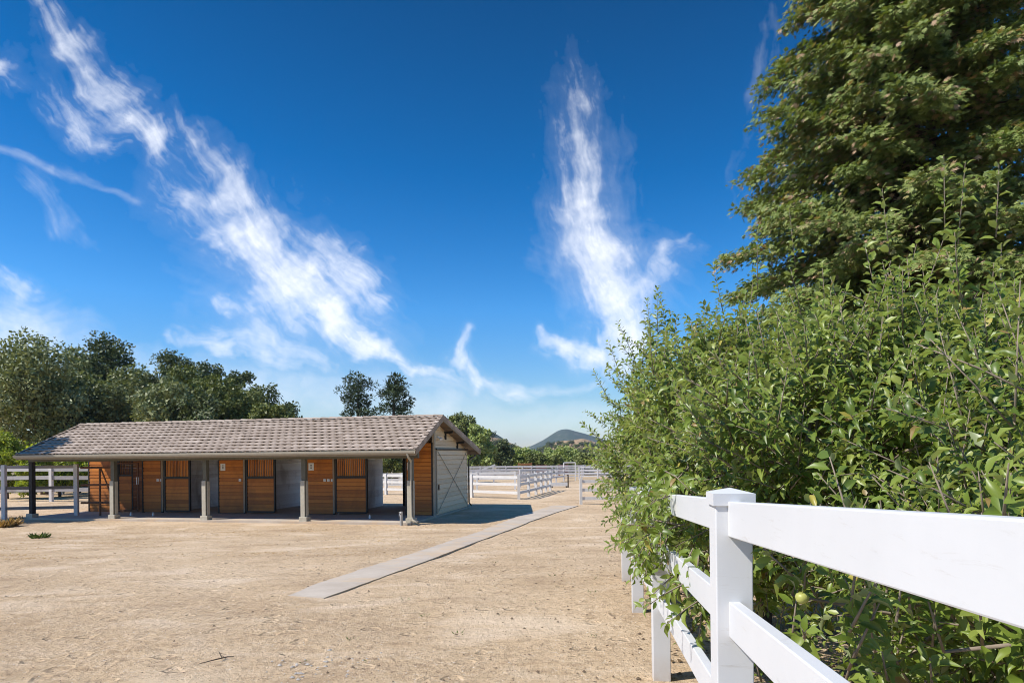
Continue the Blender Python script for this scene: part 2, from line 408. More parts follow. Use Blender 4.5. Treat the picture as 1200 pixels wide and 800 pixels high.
# roof: deck under rows of separate interlocking tiles
def slope_tiles(mb, ta, tb, rows, wtile=.31):
    X0, X1 = -SL, -SR
    n = round((X1-X0)/wtile); w = (X1-X0)/n
    sgn = 1 if tb > ta else -1
    run = abs(tb-ta); ang = math.atan2(ZR-ZE, run)
    st = run/rows
    for r in range(rows):
        a = ta+sgn*r*st; 
        for k in range(n):
            off = (w*.5 if r % 2 else 0)
            xa = X0+k*w+off+.004; xb = xa+w-.008
            if xb > X1: xb = X1
            if xb-xa < .03: continue
            j = random.uniform(-.009,.009); lift = .062+j
            b = a+sgn*st*1.12
            za = roof_z(a)+lift if sgn > 0 else roof_z(a)+lift
            zb = roof_z(a+sgn*st)+.012+ (ZR-ZE)/run*st*.12
            if r == rows-1: b = a+sgn*st*.98; zb = roof_z(b)+.012
            xm = (xa+xb)/2; cr = .018
            th = .022
            # three-strip tile with a slight roll across its width
            vs = []
            for (y, z) in ((a, za), (b, zb)):
                for (x, dz) in ((xa,-.004),(xa+(xb-xa)*.3,cr),(xa+(xb-xa)*.72,cr*.75),(xb,-.008)):
                    vs.append((x, y, z+dz))
            for (x, dz) in ((xa,-.004),(xa+(xb-xa)*.3,cr),(xa+(xb-xa)*.72,cr*.75),(xb,-.008)):
                vs.append((x, a+sgn*.004, za+dz-th))
            fs = [(0,1,5,4),(1,2,6,5),(2,3,7,6),(8,9,1,0),(9,10,2,1),(10,11,3,2)]
            if sgn < 0: fs = [tuple(reversed(f)) for f in fs]
            mb.add(vs, fs, min(1, max(0, random.gauss(.5,.16))))
mb = MB()
slope_tiles(mb, T0-.03, TR, 11); slope_tiles(mb, T1+.03, TR, 18)
roof = mb.build('roof', M['roof'], barn)
mb = MB()
n = 46; w = (SL-SR)/n
for k in range(n):
    x = -SL+k*w; j = random.uniform(-.006,.006)
    for x0, x1, h in ((x, x+w*1.06, .075+j),):
        V = []
        for xx, hh in ((x0, h+.02), (x1, h)):
            for (dy, dz) in ((-.14,-.045),(-.07,.0),(0,.028),(.07,.0),(.14,-.030)):
                V.append((xx, TR+dy, ZR+dz+hh-.02))
        F = [(i,i+5,i+6,i+1) for i in range(4)]+[(0,1,2,3,4)]
        mb.add(V, F, min(1,max(0,random.gauss(.5,.25))))
mb.build('ridge_cap', M['roof'], roof)
# roof deck (underside visible in the porch) and rake boards
mb = MB()
X0, X1 = -SL+.02, -SR-.02
for (ta, tb) in ((T0, TR), (TR, T1)):
    za, zb = roof_z(ta), roof_z(tb)
    nb = 24
    for i in range(nb):
        p = ta+(tb-ta)*i/nb; q = ta+(tb-ta)*(i+.97)/nb
        zp = za+(zb-za)*i/nb; zq = za+(zb-za)*(i+.97)/nb
        mb.add([(X0,p,zp-.03),(X1,p,zp-.03),(X1,q,zq-.03),(X0,q,zq-.03),(X0,p,zp-.004),(X1,p,zp-.004),(X1,q,zq-.004),(X0,q,zq-.004)],
               [(0,3,2,1),(4,5,6,7),(0,1,5,4),(1,2,6,5),(2,3,7,6),(3,0,4,7)])
M['deck'] = m_wood('roof_deck_boards', (.16,.10,.06), (.26,.18,.11), (.36,.26,.17), (1,12,12))
mb.build('roof_deck', M['deck'], roof)
for x in (-SR+.0, -SL-.0):
    mb = MB(); sg = 1 if x > -2 else -1
    for (ta, tb) in ((T0-.02, TR+.01), (T1+.02, TR+.0101)):
        a = Vector((x, ta, roof_z(ta)-.075)); b = Vector((x, tb, roof_z(tb)-.075))
        mb.bar(a, b, .045, .20)
    mb.build('rake_board', M['tantrim'], roof)
    # rake tiles folded over the edge
    mb = MB()
    for (ta, tb, rows) in ((T0-.03, TR, 11), (T1+.03, TR, 18)):
        for r in range(rows):
            p = ta+(tb-ta)*r/rows; q = ta+(tb-ta)*(r+1.05)/rows
            V = [(x+sg*.032,p,roof_z(p)-.10),(x+sg*.032,q,roof_z(min(max(q,T0),T1))-.115),(x+sg*.036,q,roof_z(q)+.055),(x+sg*.036,p,roof_z(p)+.085),
                 (x-sg*.12,q,roof_z(q)+.066),(x-sg*.12,p,roof_z(p)+.096)]
            mb.add(V, [(0,1,2,3),(3,2,4,5)], random.random())
    mb.build('rake_tiles', M['roof'], roof)
# rafters under the front overhang
mb = MB()
for k in range(24):
    x = -SL+.3+k*(SL-SR-.6)/23
    mb.bar((x,T0+.03,roof_z(T0+.03)-.09),(x,-.02,roof_z(-.16)-.09),.045,.11)
mb.build('rafters', M['deck'], roof)
# gutters (one each eave)
for t, sg in ((T0-.03,-1),(T1+.03,1)):
    mb = MB()
    prof = [(0,.0),(0,-.10),(sg*.035,-.125),(sg*.085,-.125),(sg*.115,-.07),(sg*.125,-.005),(sg*.115,-.005),(sg*.105,-.06),(sg*.08,-.11),(sg*.03,-.11),(.012*sg,-.02)]
    V = [(x, t+dy, ZE-.0+dz) for x in (-SL,-SR) for (dy,dz) in prof]; m_ = len(prof)
    F = [(i,(i+1)%m_,m_+(i+1)%m_,m_+i) for i in range(m_)]+[tuple(range(m_)), tuple(range(2*m_-1,m_-1,-1))]
    mb.add(V, F, .5); mb.build('gutter', M['beigetrim'], roof)
    mb = MB(); mb.box(-SL,-SR,t-sg*.045,t-sg*.004,ZE-.19,ZE-.02); mb.build('fascia', M['tantrim'], roof)
# header beam on posts
mb = MB(); mb.box(-SL+.05,-SR-.1,-2.68,-2.52,2.32,2.56); mb.build('header_beam', M['postpaint'], barn)
# porch posts
for i, s in enumerate((-.05,4.2,8.45,12.72,17.0-.2)):
    x = -s
    mb = MB(); mb.box(x-.085,x+.085,-2.685,-2.515,1.5,2.325); mb.box(x-.084,x+.084,-2.684,-2.516,.0,1.5)
    po = mb.build('post', M['postpaint'] if i < 4 else M['shadedpost'], barn, bevel=.006)
    mb = MB(); mb.box(x-.112,x+.06,-2.715,-2.66,.16,1.52); mb.box(x-.112,x-.086,-2.66,-2.52,.16,1.50); mb.box(x+.087,x+.108,-2.66,-2.52,.16,1.50)
    if i < 4: mb.build('post_sleeve', M['postsleeve'], po, bevel=.004)  # pale sleeve left off the end post that is coloured as shaded
    mb = MB(); mb.box(x-.16,x+.16,-2.76,-2.46,-.10,.16); mb.build('post_footing', M['postsleeve'], po, bevel=.012)

# front wall pieces, from the photograph's right end (s=0) to its left end
HW = 2.62
def wall_panel(s0, s1, label=None):
    mb = MB(); boards_x(mb, -s1, -s0, 0, .02, HW+.3); o = mb.build('wall_panel', M['orange'], barn)
    if label: o['label'] = label
    for sx in (s0, s1):
        mb = MB(); mb.box(-sx-.035,-sx+.035,-.04,.05,.0,HW+.3); mb.build('panel_edge', M['darkmetal'], o)
    return o
def latch(o, s, z, n=1):
    mb = MB()
    for k in range(n):
        x = -s+k*.17
        mb.box(x-.055,x+.055,-.06,-.026,z-.055,z+.055); mb.box(x-.018,x+.018,-.085,-.06,z-.03,z+.02)
    mb.build('latch', M['whiteplastic'], o, bevel=.008)
def stall_door(s0, s1):
    x0, x1 = -s1, -s0
    mb = MB(); boards_x(mb, x0+.07, x1-.07, -.06, .12, 1.50)
    d = mb.build('stall_door', M['orange'], barn)
    mb = MB()
    mb.box(x0,x0+.07,-.115,-.03,.08,2.50); mb.box(x1-.07,x1,-.115,-.03,.08,2.50)
    mb.box(x0+.07,x1-.07,-.113,-.032,1.502,1.60); mb.box(x0+.07,x1-.07,-.113,-.032,2.43,2.50); mb.box(x0+.07,x1-.07,-.113,-.032,.06,.118)
    mb.build('door_frame', M['darkmetal'], d)
    mb = MB(); n = 15
    for k in range(n):
        xx = x0+.09+(x1-x0-.18)*(k+.5)/n
        mb.box(xx-.022,xx+.022,-.085,-.06,1.60,2.43)
    mb.build('window_grille', M['orange'], d)
    mb = MB(); mb.bar((x0-.0,-.13,2.545),(x1+1.2,-.13,2.545),.05,.06); mb.build('door_rail', M['darkmetal'], d)
    return d
def trim(s):
    mb = MB(); mb.box(-s-.04,-s+.04,-.135,-.116,.06,2.55); mb.build('door_trim', M['tantrim'], barn)
wall_panel(.06, 1.18)
stall_door(2.84, 4.28)
p = wall_panel(4.38, 5.66); latch(p, 4.78, 1.42, 3)
trim(4.33)
stall_door(7.05, 8.46)
p = wall_panel(8.58, 9.84); latch(p, 8.78, 1.44, 1)
trim(8.52)
stall_door(11.22, 12.54)
p = wall_panel(12.74, 13.72); latch(p, 12.92, 1.44, 2)
trim(12.62)
# small framed gate-like stall door beside the left panel
mb = MB(); boards_x(mb, -14.92, -14.28, -.05, .12, 1.62); d = mb.build('stall_door', M['orange'], barn)
mb = MB()
for a, b in (((-15.1,-.16,.05),(-15.1,-.16,2.2)),((-13.84,-.16,.05),(-13.84,-.16,2.2)),((-15.13,-.16,2.2),(-13.81,-.16,2.2)),((-15.1,-.16,.09),(-13.84,-.16,.09))):
    mb.bar(a, b, .06, .06)
mb.build('door_frame', M['rust'], d)
mb = MB(); mb.box(-14.98,-14.22,-.065,-.04,1.622,1.70); mb.box(-14.98,-14.92,-.066,-.041,.1,2.3); mb.box(-14.28,-14.22,-.066,-.041,.1,2.3)
for k in range(8): mb.box(-14.90+k*.082,-14.885+k*.082,-.06,-.045,1.70,2.3)
mb.build('window_grille', M['darkmetal'], d)
wall_panel(15.05, 16.62)
# interior: partitions and rear wall, the first stall open at the back; the other rear gaps added to light the partitions
for s in (0, 4.22, 8.5, 12.68, 16.7):
    mb = MB()
    if s == 0:
        continue
    boards_y(mb, .06, 4.5, -s, .0, 2.75, .16); boards_y(mb, .06, 4.5, -s-.012, .0, 2.75, .16, side=-1)
    mb.build('partition_wall', M['white_boards'] if s < 16 else M['orange'], barn)
for sa, sb, zt in ((15.4,12.74,2.05),(11.4,8.56,2.05),(7.2,4.26,2.05),(3.02,.05,2.9),(4.18,3.03,0)):
    mb = MB()
    if zt: boards_x(mb, -sa, -sb, 4.5, .0, zt, .16)
    else: boards_x(mb, -sa, -sb, 4.5, 2.35, 2.9, .16)
    mb.build('rear_wall', M['white_boards'], barn)
mb = MB(); mb.box(-3.14,-2.96,4.40,4.465,.0,2.5); mb.build('rear_door_post', M['darkmetal'], barn)
# gable wall (faces +x, at x=0)
mb = MB()
def under_roof(z):
    # y range of the wall at height z under the roof
    z = z+.10
    if z <= roof_z(0)-.02 and z <= roof_z(4.56): return (.0, 4.56)
    yb = 0
    for i in range(200):
        y = 4.56*i/199
        if roof_z(y) >= z: yb = y
    return (.0, yb)
boards_y(mb, 0, 4.56, .0, .0, 3.84, .20, .045, .012, 1, under_roof)
mb.add([(-.02,0,0),(-.02,4.56,0),(-.02,4.56,roof_z(4.56)-.1),(-.02,0,roof_z(0)-.1)], [(0,1,2,3)], .3)
gw = mb.build('gable_wall', M['beige'], barn)
# corner boards
for y0, y1 in ((-.03,.11),(4.47,4.59)):
    mb = MB(); mb.box(-.05,.048,y0,y1,-.02,roof_z(max(0,y0))-.13); mb.build('corner_board', M['beigetrim'], gw)
mb = MB(); mb.box(.032,.062,-.03,-.005,0,2.7)
# sliding door on the gable: track, edges and thin cross braces
sd = MB(); boards_y(sd, .18, 4.40, .047, .06, 2.62, .20, .045, .014)
sd = sd.build('sliding_door', M['beige'], barn)
mb = MB(); mb.box(.048,.115,.1,4.5,2.63,2.70); mb.build('door_track', M['darkmetal'], sd)
mb = MB(); mb.bar((.103,.22,2.58),(.103,4.36,.12),.016,.018); mb.bar((.106,.22,.12),(.106,4.36,2.58),.016,.018); mb.build('cross_brace', M['beigetrim'], sd)
for ya, yb in ((.13,.178),(4.405,4.45)):
    mb = MB(); mb.box(.03,.088,ya,yb,.05,2.63); mb.build('door_edge', M['beigetrim'], sd)
mb = MB(); mb.box(.09,.13,.27,.33,1.0,1.22); mb.build('handle', M['darkmetal'], sd)
# outlookers and a small lamp on the gable
for y in (1.35, 3.0):
    mb = MB(); mb.bar((-.0,y,roof_z(y)-.24),(.38,y,roof_z(y)-.20),.09,.10); mb.bar((.06,y,roof_z(y)-.52),(.06,y,roof_z(y)-.22),.08,.07); mb.build('roof_bracket', M['darkmetal'], barn)
mb = MB(); mb.box(.03,.07,.33,.53,3.08,3.18)
for q in (.36,.50): mb.tube([(.06,q,3.12),(.13,q-.02,3.10),(.19,q-.03,3.05)],[.03,.045,.06],8)
mb.build('wall_lamp', M['whiteplastic'], barn)
# downspouts
mb = MB(); mb.tube([(.18,T0-.09,2.48),(.18,T0-.02,2.36),(.13,-2.80,2.22),(.12,-2.77,2.1),(.12,-2.77,.25),(.20,-2.83,.10),(.42,-2.95,.03)],.04,8)
mb.build('downspout', M['beigetrim'], barn, smooth=True)
mb = MB(); mb.tube([(.2,T1+.09,2.48),(.2,T1+.0,2.36),(.09,4.70,2.16),(.08,4.68,2.0),(.08,4.68,.15),(.2,4.72,.02)],.038,8)
mb.build('downspout', M['postpaint'], barn, smooth=True)
# little floor guides for the sliding doors
for s in (2.1, 11.9, 13.0):
    mb = MB(); mb.box(-s-.03,-s+.03,-1.5,-1.44,0,.11); mb.tube([(-s,-1.47,.10),(-s,-1.47,.16)],.02,6); mb.build('floor_guide', M['whiteplastic'], barn)

# paper notices pinned to the stall fronts (rest on the wall: things of their own)
for s, z, w_, h_, lab in ((1.0,1.98,.22,.30,'white paper notice on the end panel beside the downspout post'),
                       (5.40,1.99,.25,.31,'white paper notice on the panel with three white latches'),
                       (9.62,2.0,.24,.31,'white paper notice on the middle orange panel with one latch'),
                       (13.86,1.42,.13,.32,'narrow white notice beside the rusty framed stall door')):
    e = empty('paper_notice', bw(s,-.036,z), YAW, label=lab, cat='notice', group='notices on the stall fronts')
    yb = -.145 if s > 13 else 0
    mb = MB(); mb.box(-w_/2,w_/2,-.004+yb,0+yb,-h_/2,h_/2); mb.build('sheet', M['paper'], e)
    for k in range(3):
        mb = MB(); mb.box(-w_*.16,w_*.16,-.006+yb,-.0042+yb,h_*(.22-.2*k)-.02,h_*(.22-.2*k)+.02)
        mb.build('printed_mark', M['ink'], e)

# standpipe beside the corner post
e = empty('water_spigot', bw(.18,-2.98,-.08), YAW, label='short grey water standpipe beside the corner porch post', cat='standpipe')
mb = MB(); mb.tube([(0,0,0),(0,0,.50)],.055,8); mb.build('pipe', M['galv'], e)
mb = MB(); mb.tube([(0,-.03,.42),(0,-.16,.42),(0,-.18,.36)],.018,6); mb.tube([(-.05,-.1,.47),(.05,-.1,.47)],.012,6); mb.build('tap', M['galv'], e)

# ------------------------------------------------------------------ fences
def fence(name, label, cat, pts, hgt, rails, pw, rh, rt, mp, mr=None, cap=False, bevel=0, group=None, jitter=0, round_=False):
    """posts at pts (world x,y), rails between neighbours; each post and rail a part"""
    x0, y0 = pts[0]; root = empty(name, (x0,y0,G(y0)), 0, label=label, cat=cat, group=group)
    mr = mr or mp
    for i, (x, y) in enumerate(pts):
        a = pts[min(i+1,len(pts)-1)]; b = pts[max(i-1,0)]
        ang = math.atan2(a[1]-b[1], a[0]-b[0]); z = G(y)
        mb = MB(); jx = random.uniform(-jitter,jitter); 
        if round_: mb.tube([(0,0,-.05),(jx,0,hgt)], pw/2, 8)
        else:
            mb.box(-pw/2,pw/2,-pw/2,pw/2,-.1,hgt)
        p = mb.build('post', mp, root, (x-x0,y-y0,z-G(y0)), ang, bevel=bevel)
        if cap:
            mb = MB(); c = pw/2+.009
            mb.box(-c,c,-c,c,hgt-.025,hgt+.018)
            mb.add([(-c,-c,hgt+.0181),(c,-c,hgt+.0181),(c,c,hgt+.0181),(-c,c,hgt+.0181),(0,0,hgt+.036)],[(0,1,4),(1,2,4),(2,3,4),(3,0,4)])
            mb.build('post_cap', mp, p, bevel=0)
    for (a, b) in zip(pts[:-1], pts[1:]):
        d = Vector((b[0]-a[0], b[1]-a[1], 0)).normalized()*(pw/2-.004)
        for hz in rails:
            mb = MB(); j1 = random.uniform(-jitter,jitter); j2 = random.uniform(-jitter,jitter)
            p = Vector((a[0]-x0+d.x, a[1]-y0+d.y, G(a[1])+hz-G(y0)+j1)); q = Vector((b[0]-x0-d.x, b[1]-y0-d.y, G(b[1])+hz-G(y0)+j2))
            if round_: mb.tube([p, q], rh/2, 8)
            else: mb.bar(p, q, rt, rh)
            mb.build('rail', mr, root, bevel=bevel)
    return root

XF = lambda d: .505+.1245*d
near = fence('white_rail_fence', 'large white three-rail vinyl fence in front of the apple trees', 'fence',
      [(XF(d),d) for d in (-.11,2.33,4.77,7.21,9.65)], 1.40, (1.327,.97,.59), .127, .125, .042, M['vinyl'], cap=True, bevel=.004)

fence('corral_fence', 'white three-rail corral fence right of the stable that turns away at a corner', 'fence',
      [(-14.0,44.6),(-12.0,43.3),(-10.1,42.1),(-8.1,40.9),(-6.2,39.6),(-4.3,38.5),(-2.38,37.36),(.35,35.18),(.95,37.3),(1.45,39.2),(1.85,40.9),(2.22,42.3),(2.6,43.9)], 1.36, (1.22,.82,.36), .15, .15, .045, M['farwhite'])
fence('corral_fence', 'white three-rail fence starting at the end of the concrete path', 'fence',
      [(3.35,31.18),(5.9,31.2),(8.4,31.25)], 1.28, (1.13,.72,.30), .13, .15, .045, M['farwhite'])
fence('corral_fence', 'long white rail fence behind the turning corral fence', 'fence',
      [(-13.8,48.2),(-11,47.8),(-8.2,47.5),(-5.4,47.2),(-2.6,46.9),(.2,46.6)], 1.30, (1.2,.8,.4), .13, .14, .04, M['farwhite'])
fence('paddock_fence', 'long grey white four-rail paddock fence in front of the green bushes', 'fence',
      [(-19.2+3.4*k, 74.4-.15*k) for k in range(12)], 1.45, (1.38,1.0,.65,.3), .14, .11, .04, M['greypipe'])
fence('paddock_fence', 'grey pipe paddock fence right of the tall white gateway', 'fence',
      [(7.3+1.9*k, 69.5-.9*k) for k in range(5)], 1.42, (1.34,1.0,.68,.36), .12, .09, .04, M['greypipe'])
fence('paddock_fence', 'grey white fence crossing between the two corrals', 'fence',
      [(-7.5,58),(-4.6,58.3),(-1.7,58.6),(1.2,58.9),(3.6,59.1)], 1.35, (1.25,.85,.45), .12, .12, .04, M['greypipe'])
fence('paddock_fence', 'grey white paddock fence farther back beneath the rounded bushes', 'fence',
      [(-14+3.3*k, 82-.1*k) for k in range(10)], 1.5, (1.42,1.05,.7,.35), .13, .11, .04, M['greypipe'])
fence('paddock_fence', 'grey white cross fence running back toward the white gateway', 'fence',
      [(.6,50.5),(1.9,54),(3.1,57.5),(4.2,61),(5.2,64.5)], 1.38, (1.3,.9,.5), .12, .12, .04, M['greypipe'])
# tall gateway of white pipe
e = empty('gateway', (5.95,66,G(66)), 0, label='tall white pipe gateway rising above the far paddock fence', cat='gate')
for x in (-.60,.60):
    mb = MB(); mb.tube([(x,0,0),(x,0,1.85)],.06,8); mb.build('post', M['farwhite'], e)
mb = MB(); mb.tube([(-.60,0,1.85),(.60,0,1.85)],.06,8); mb.build('crossbar', M['farwhite'], e)
mb = MB()
for z in (.3,.65,1.0,1.3): mb.tube([(-.54,0,z),(.54,0,z)],.03,6)
mb.build('gate_panel', M['greypipe'], e)
# slanting white pole beyond the corral
e = empty('white_pole', (-3.95,62,G(62)), 0, label='white pole slanting up behind the corral right of the stable', cat='pole')
mb = MB(); mb.bar((0,0,.9),(2.3,.2,1.75),.12,.14); mb.build('pole', M['farwhite'], e)
mb = MB(); mb.bar((.1,0.12,0),(.1,.12,1.1),.12,.12); mb.build('stand', M['farwhite'], e)
# low trough
e = empty('feed_trough', (3.62,49.2,G(49)), 0, label='low white feed trough on dark legs near the corral corner', cat='trough')
mb = MB()
mb.box(-.62,.62,-.25,-.2,.12,.36); mb.box(-.62,.62,.2,.25,.12,.36); mb.box(-.62,-.57,-.2,.2,.12,.36); mb.box(.57,.62,-.2,.2,.12,.36); mb.box(-.57,.57,-.2,.2,.12,.16)
mb.build('basin', M['farwhite'], e)
mb = MB()
for x in (-.55,.55):
    for y in (-.18,.18):
        mb = MB(); mb.box(x-.04,x+.04,y-.04,y+.04,0,.12); mb.build('leg', M['darkmetal'], e)
e = empty('timber_post', (4.28,49.0,G(49)), 0, label='single dark post at the right end of the feed trough', cat='post')
mb = MB(); mb.tube([(0,0,-.1),(.01,0,1.0)],[.06,.05],8); mb.build('shaft', M['bark'], e)
# crates beyond the far fence
M['rustwood'] = m_wood('rust_coloured_wood', (.22,.09,.03), (.36,.17,.07), (.46,.25,.12), (2,10,10))
M['redwood_boards'] = m_wood('dull_red_boards', (.14,.05,.04), (.22,.09,.07), (.30,.14,.11), (2,10,10))
def feeder(x, y, w, h, m, lab):
    e = empty('hay_feeder', (x,y,G(y)), R(random.uniform(-8,8)), label=lab, cat='hay feeder', group='wooden feeders beyond the far fence')
    mb = MB()
    for sx in (-1,1):
        for sy in (-1,1):
            mb = MB(); mb.box(sx*w/2-.06,sx*w/2+.06,sy*.5-.06,sy*.5+.06,0,h); mb.build('corner_post', m, e)
    for yy in (-.57,.57):
        mb = MB()
        for k in range(3): mb.box(-w/2,w/2,yy-.02,yy+.02,h-.95+k*.33,h-.72+k*.33)
        mb.build('slatted_side', m, e)
    mb = MB(); mb.box(-w/2+.07,w/2-.07,-.45,.45,h-1.1,h-.96); mb.build('tray', m, e)
feeder(1.7,84,1.7,1.80,M['rustwood'],'orange brown wooden feeder beyond the far paddock fence')
feeder(3.95,86,1.2,1.50,M['redwood_boards'],'dull red wooden feeder just right of the orange brown one')
feeder(6.75,84,1.1,1.55,M['redwood_boards'],'small dull red feeder right behind the white gateway')

M['pale_post'] = m_wood('pale_weathered_post', (.34,.31,.28), (.52,.49,.46), (.66,.63,.60), (10,10,2), .75, .15, .4, (.25,.20,.15))
M['brown_rail'] = m_wood('brown_weathered_rail', (.12,.095,.075), (.22,.18,.15), (.36,.32,.29), (2,10,10), .75, .15, .4, (.12,.085,.06))
# left: weathered board fence, rusty pipe gate, further fences
fence('board_fence', 'tall weathered grey board fence left of the stable', 'fence',
      [(-24.6,27.2),(-21.49,26.95),(-18.71,27.35)], 2.28, (2.18,1.30,.43), .15, .13, .045, M['pale_post'], M['brown_rail'], jitter=.015)
e = empty('pipe_gate', (-18.5,27.35,G(27)), math.atan2(-.35,1.7), label='rusty pipe gate between the grey board fence and the stable post', cat='gate')
for x in (.95,1.5):
    mb = MB(); mb.tube([(x,0,-.05),(x,0,2.15 if x < 1 else 1.5)],.04,8); mb.build('post', M['rust'], e)
for z in (2.12,1.38,.62):
    mb = MB(); mb.tube([(0,0,z),(1.75,0,z+.02)],.045,8); mb.build('rail', M['rust'], e)
mb = MB(); mb.tube([(1.0,0,2.1),(1.7,0,.55)],.03,6); mb.build('brace', M['rust'], e)
fence('paddock_fence', 'pale wooden paddock fence behind the tall grey board fence', 'fence',
      [(-31.0,38.0),(-27.2,37.6),(-24.0,37.4),(-20.8,37.2)], 2.05, (1.90,1.40,.70), .17, .22, .05, M['pale_post'], M['grey_boards'], jitter=.03)
fence('paddock_fence', 'low weathered fence far behind the grey board fence', 'fence',
      [(-38.0,47.0),(-33,46.8),(-28,46.6),(-23,46.4)], 1.5, (1.35,.9,.45), .14, .16, .05, M['grey_boards'], jitter=.02)

# ------------------------------------------------------------------ trees
def crown(rad, lobes, n, size, asp=.55, shell=.55, sub=9, upbias=.5, squash=1.0):
    """leaf positions in a cloud of sub-clumps around lobes [(c, r)]; returns P, D, N"""
    P = []; O = []
    vol = np.array([l[1]**2 for l in lobes]); vol = vol/vol.sum()
    for (c, r), f in zip(lobes, vol):
        m = int(n*f); c = np.array(c)
        sc = rdir(sub); sc[:,2] = sc[:,2]*.8+.15
        sc = c+sc*r*np.array([1,1,squash])*.68*RNG.uniform(.75,1.15,(sub,1))
        k = RNG.integers(0, sub, m); q = rdir(m)
        rr = r*RNG.uniform(.36,.60,sub)[k]*(shell+(1-shell)*RNG.random(m)**.6)
        p = sc[k]+q*rr[:,None]*np.array([1,1,squash*.9]); P.append(p); O.append(q)
    P = np.concatenate(P); O = np.concatenate(O)
    N = nrm(O*1.1+rdir(len(P))*.55+np.array([-.38,-.16,upbias*.7])); D = nrm(rdir(len(P))+O*.5+np.array([0,0,-.15]))
    return P, D, N

def tree(name, x, y, H, rx, m, label, group=None, n=5000, size=.26, dens=2.4, lobes=9, base=.15, trunk=.22, sub=9, squash=.9, top=.55, cat='tree'):
    z = G(y); e = empty(name, (x,y,z), RNG.uniform(0,6.28), label=label, cat=cat, group=group)
    L = []
    zc = H*(base+1)/2; hz = H*(1-base)/2
    for i in range(lobes):
        ang = 2.399*i+RNG.uniform(-.4,.4); q = (i+.5)/lobes
        zz = -1+2*q; rr = math.sqrt(max(0,1-zz*zz*.85))*(1-top*.5*max(0,zz))
        r = rx*RNG.uniform(.46,.62)
        L.append(((math.cos(ang)*rx*.58*rr, math.sin(ang)*rx*.58*rr, zc+zz*(hz-r*.85)), r))
    L.append(((0,0,zc), rx*.6))
    P, D, N = crown(rx, L, int(n*dens), size, sub=sub, squash=squash)
    s = .90*size*RNG.uniform(.55,1.4,len(P))
    leaves('crown', P, D, N, s, s*.62, CARD, CARDQ, m, e)
    mb = MB(); mb.tube([(0,0,-.2),(.05,.03,H*.25),(-.04,.05,H*.55),(0,0,H*.8)],[trunk*1.25,trunk,trunk*.6,trunk*.2],8)
    for c, r in L[:6]:
        mb.tube([(0,0,H*.22),(c[0]*.45,c[1]*.45,c[2]*.72),(c[0],c[1],c[2])],[trunk*.5,trunk*.33,.03],5)
    mb.build('trunk', M['bark'], e, smooth=True)
    return e

def at(px, d): return (px-600)/747*d      # world x of a column of the photograph at depth d
def hgt(py, px, d): return 1.55+(532-.011*(px-600)-py)/747*d-G(d)
GT = 'trees behind the stable'
for (px, py, wpx, d, m, n, sz, lab) in (
    (-45,400,62,52,'oak_leaf',7000,.30,'grey green oak at the far left edge behind the grey fence'),
    (52,389,66,47,'oak_leaf',11000,.28,'broad pale grey green oak behind the left end of the stable roof'),
    (128,384,36,57,'dark_leaf',7000,.28,'tallest dark tree right of the broad pale oak'),
    (163,424,34,51,'oak_leaf',5500,.26,'pale rounded tree in front of the tallest dark tree'),
    (203,403,25,57,'dark_leaf',4500,.26,'narrow dark tree rising behind the round bushy tree'),
    (197,437,33,44,'oak_leaf',6000,.24,'round bushy pale tree above the middle left of the roof'),
    (243,418,25,56,'dark_leaf',4500,.26,'dark tree between the two narrow ones behind the stable'),
    (258,434,35,47,'olive_leaf',6000,.24,'yellowish olive tree above the middle of the roof'),
    (280,428,20,59,'dark_leaf',4000,.26,'slim dark tree behind the yellowish olive tree'),
    (307,447,28,55,'dark_leaf',4500,.25,'dark tree at the right end of the wood behind the stable'),
    (318,463,25,45,'olive_leaf',4000,.22,'small olive tree at the right end of the wood'),
    (90,440,34,49,'dark_leaf',4500,.25,'dark tree squeezed in front of the broad pale oak'),
    (98,402,34,55,'oak_leaf',6000,.26,'grey green tree between the broad pale oak and the tallest dark tree'),
    (178,432,30,53,'dark_leaf',5000,.25,'dark tree filling the gap left of the round bushy tree'),
    (224,424,26,52,'olive_leaf',5000,.24,'olive tree right of the narrow dark tree'),
    (288,447,28,50,'olive_leaf',4500,.23,'olive tree in front of the slim dark tree'),
    (335,468,20,54,'dark_leaf',3500,.22,'lowest dark tree where the wood ends above the roof'),
    (232,455,30,43,'dark_leaf',4500,.23,'low dark tree just above the roof ridge')):
    tree('oak_tree', at(px,d), d, hgt(py,px,d), 1.14*wpx/747*d, M[m], lab, GT, n, sz, lobes=11)
# bright shrubs behind the left fence
for (px, py, wpx, d, lab) in ((8,500,26,41,'tall yellow green shrub at the left edge behind the fence'),
                         (38,518,20,40,'yellow green shrub behind the stable corner post'),
                         (70,533,26,43,'low yellow green shrub seen under the left eave'),
                         (105,534,20,44,'low yellow green shrub beside the left stall panel')):
    tree('leafy_shrub', at(px,d), d, hgt(py,px,d), wpx/747*d, M['bright_leaf'], lab, 'yellow green shrubs behind the left fence', 3000, .2, lobes=7, base=.02, trunk=.08, cat='shrub')
tree('broadleaf_tree', at(542,96), 96, hgt(481,542,96), 25/747*96, M['olive_leaf'], 'taller dark green tree right of the stable gable', None, 6500, .42, lobes=10)
tree('broadleaf_tree', at(562,84), 84, hgt(496,562,84), 19/747*84, M['willow_leaf'], 'lighter drooping green tree just right of the stable roof', None, 7000, .36, lobes=10, base=.02)
tree('broadleaf_tree', at(589,92), 92, hgt(516,589,92), 13/747*92, M['dark_leaf'], 'low dark tree between the drooping tree and the bush row', None, 3500, .36, lobes=8, base=.0)
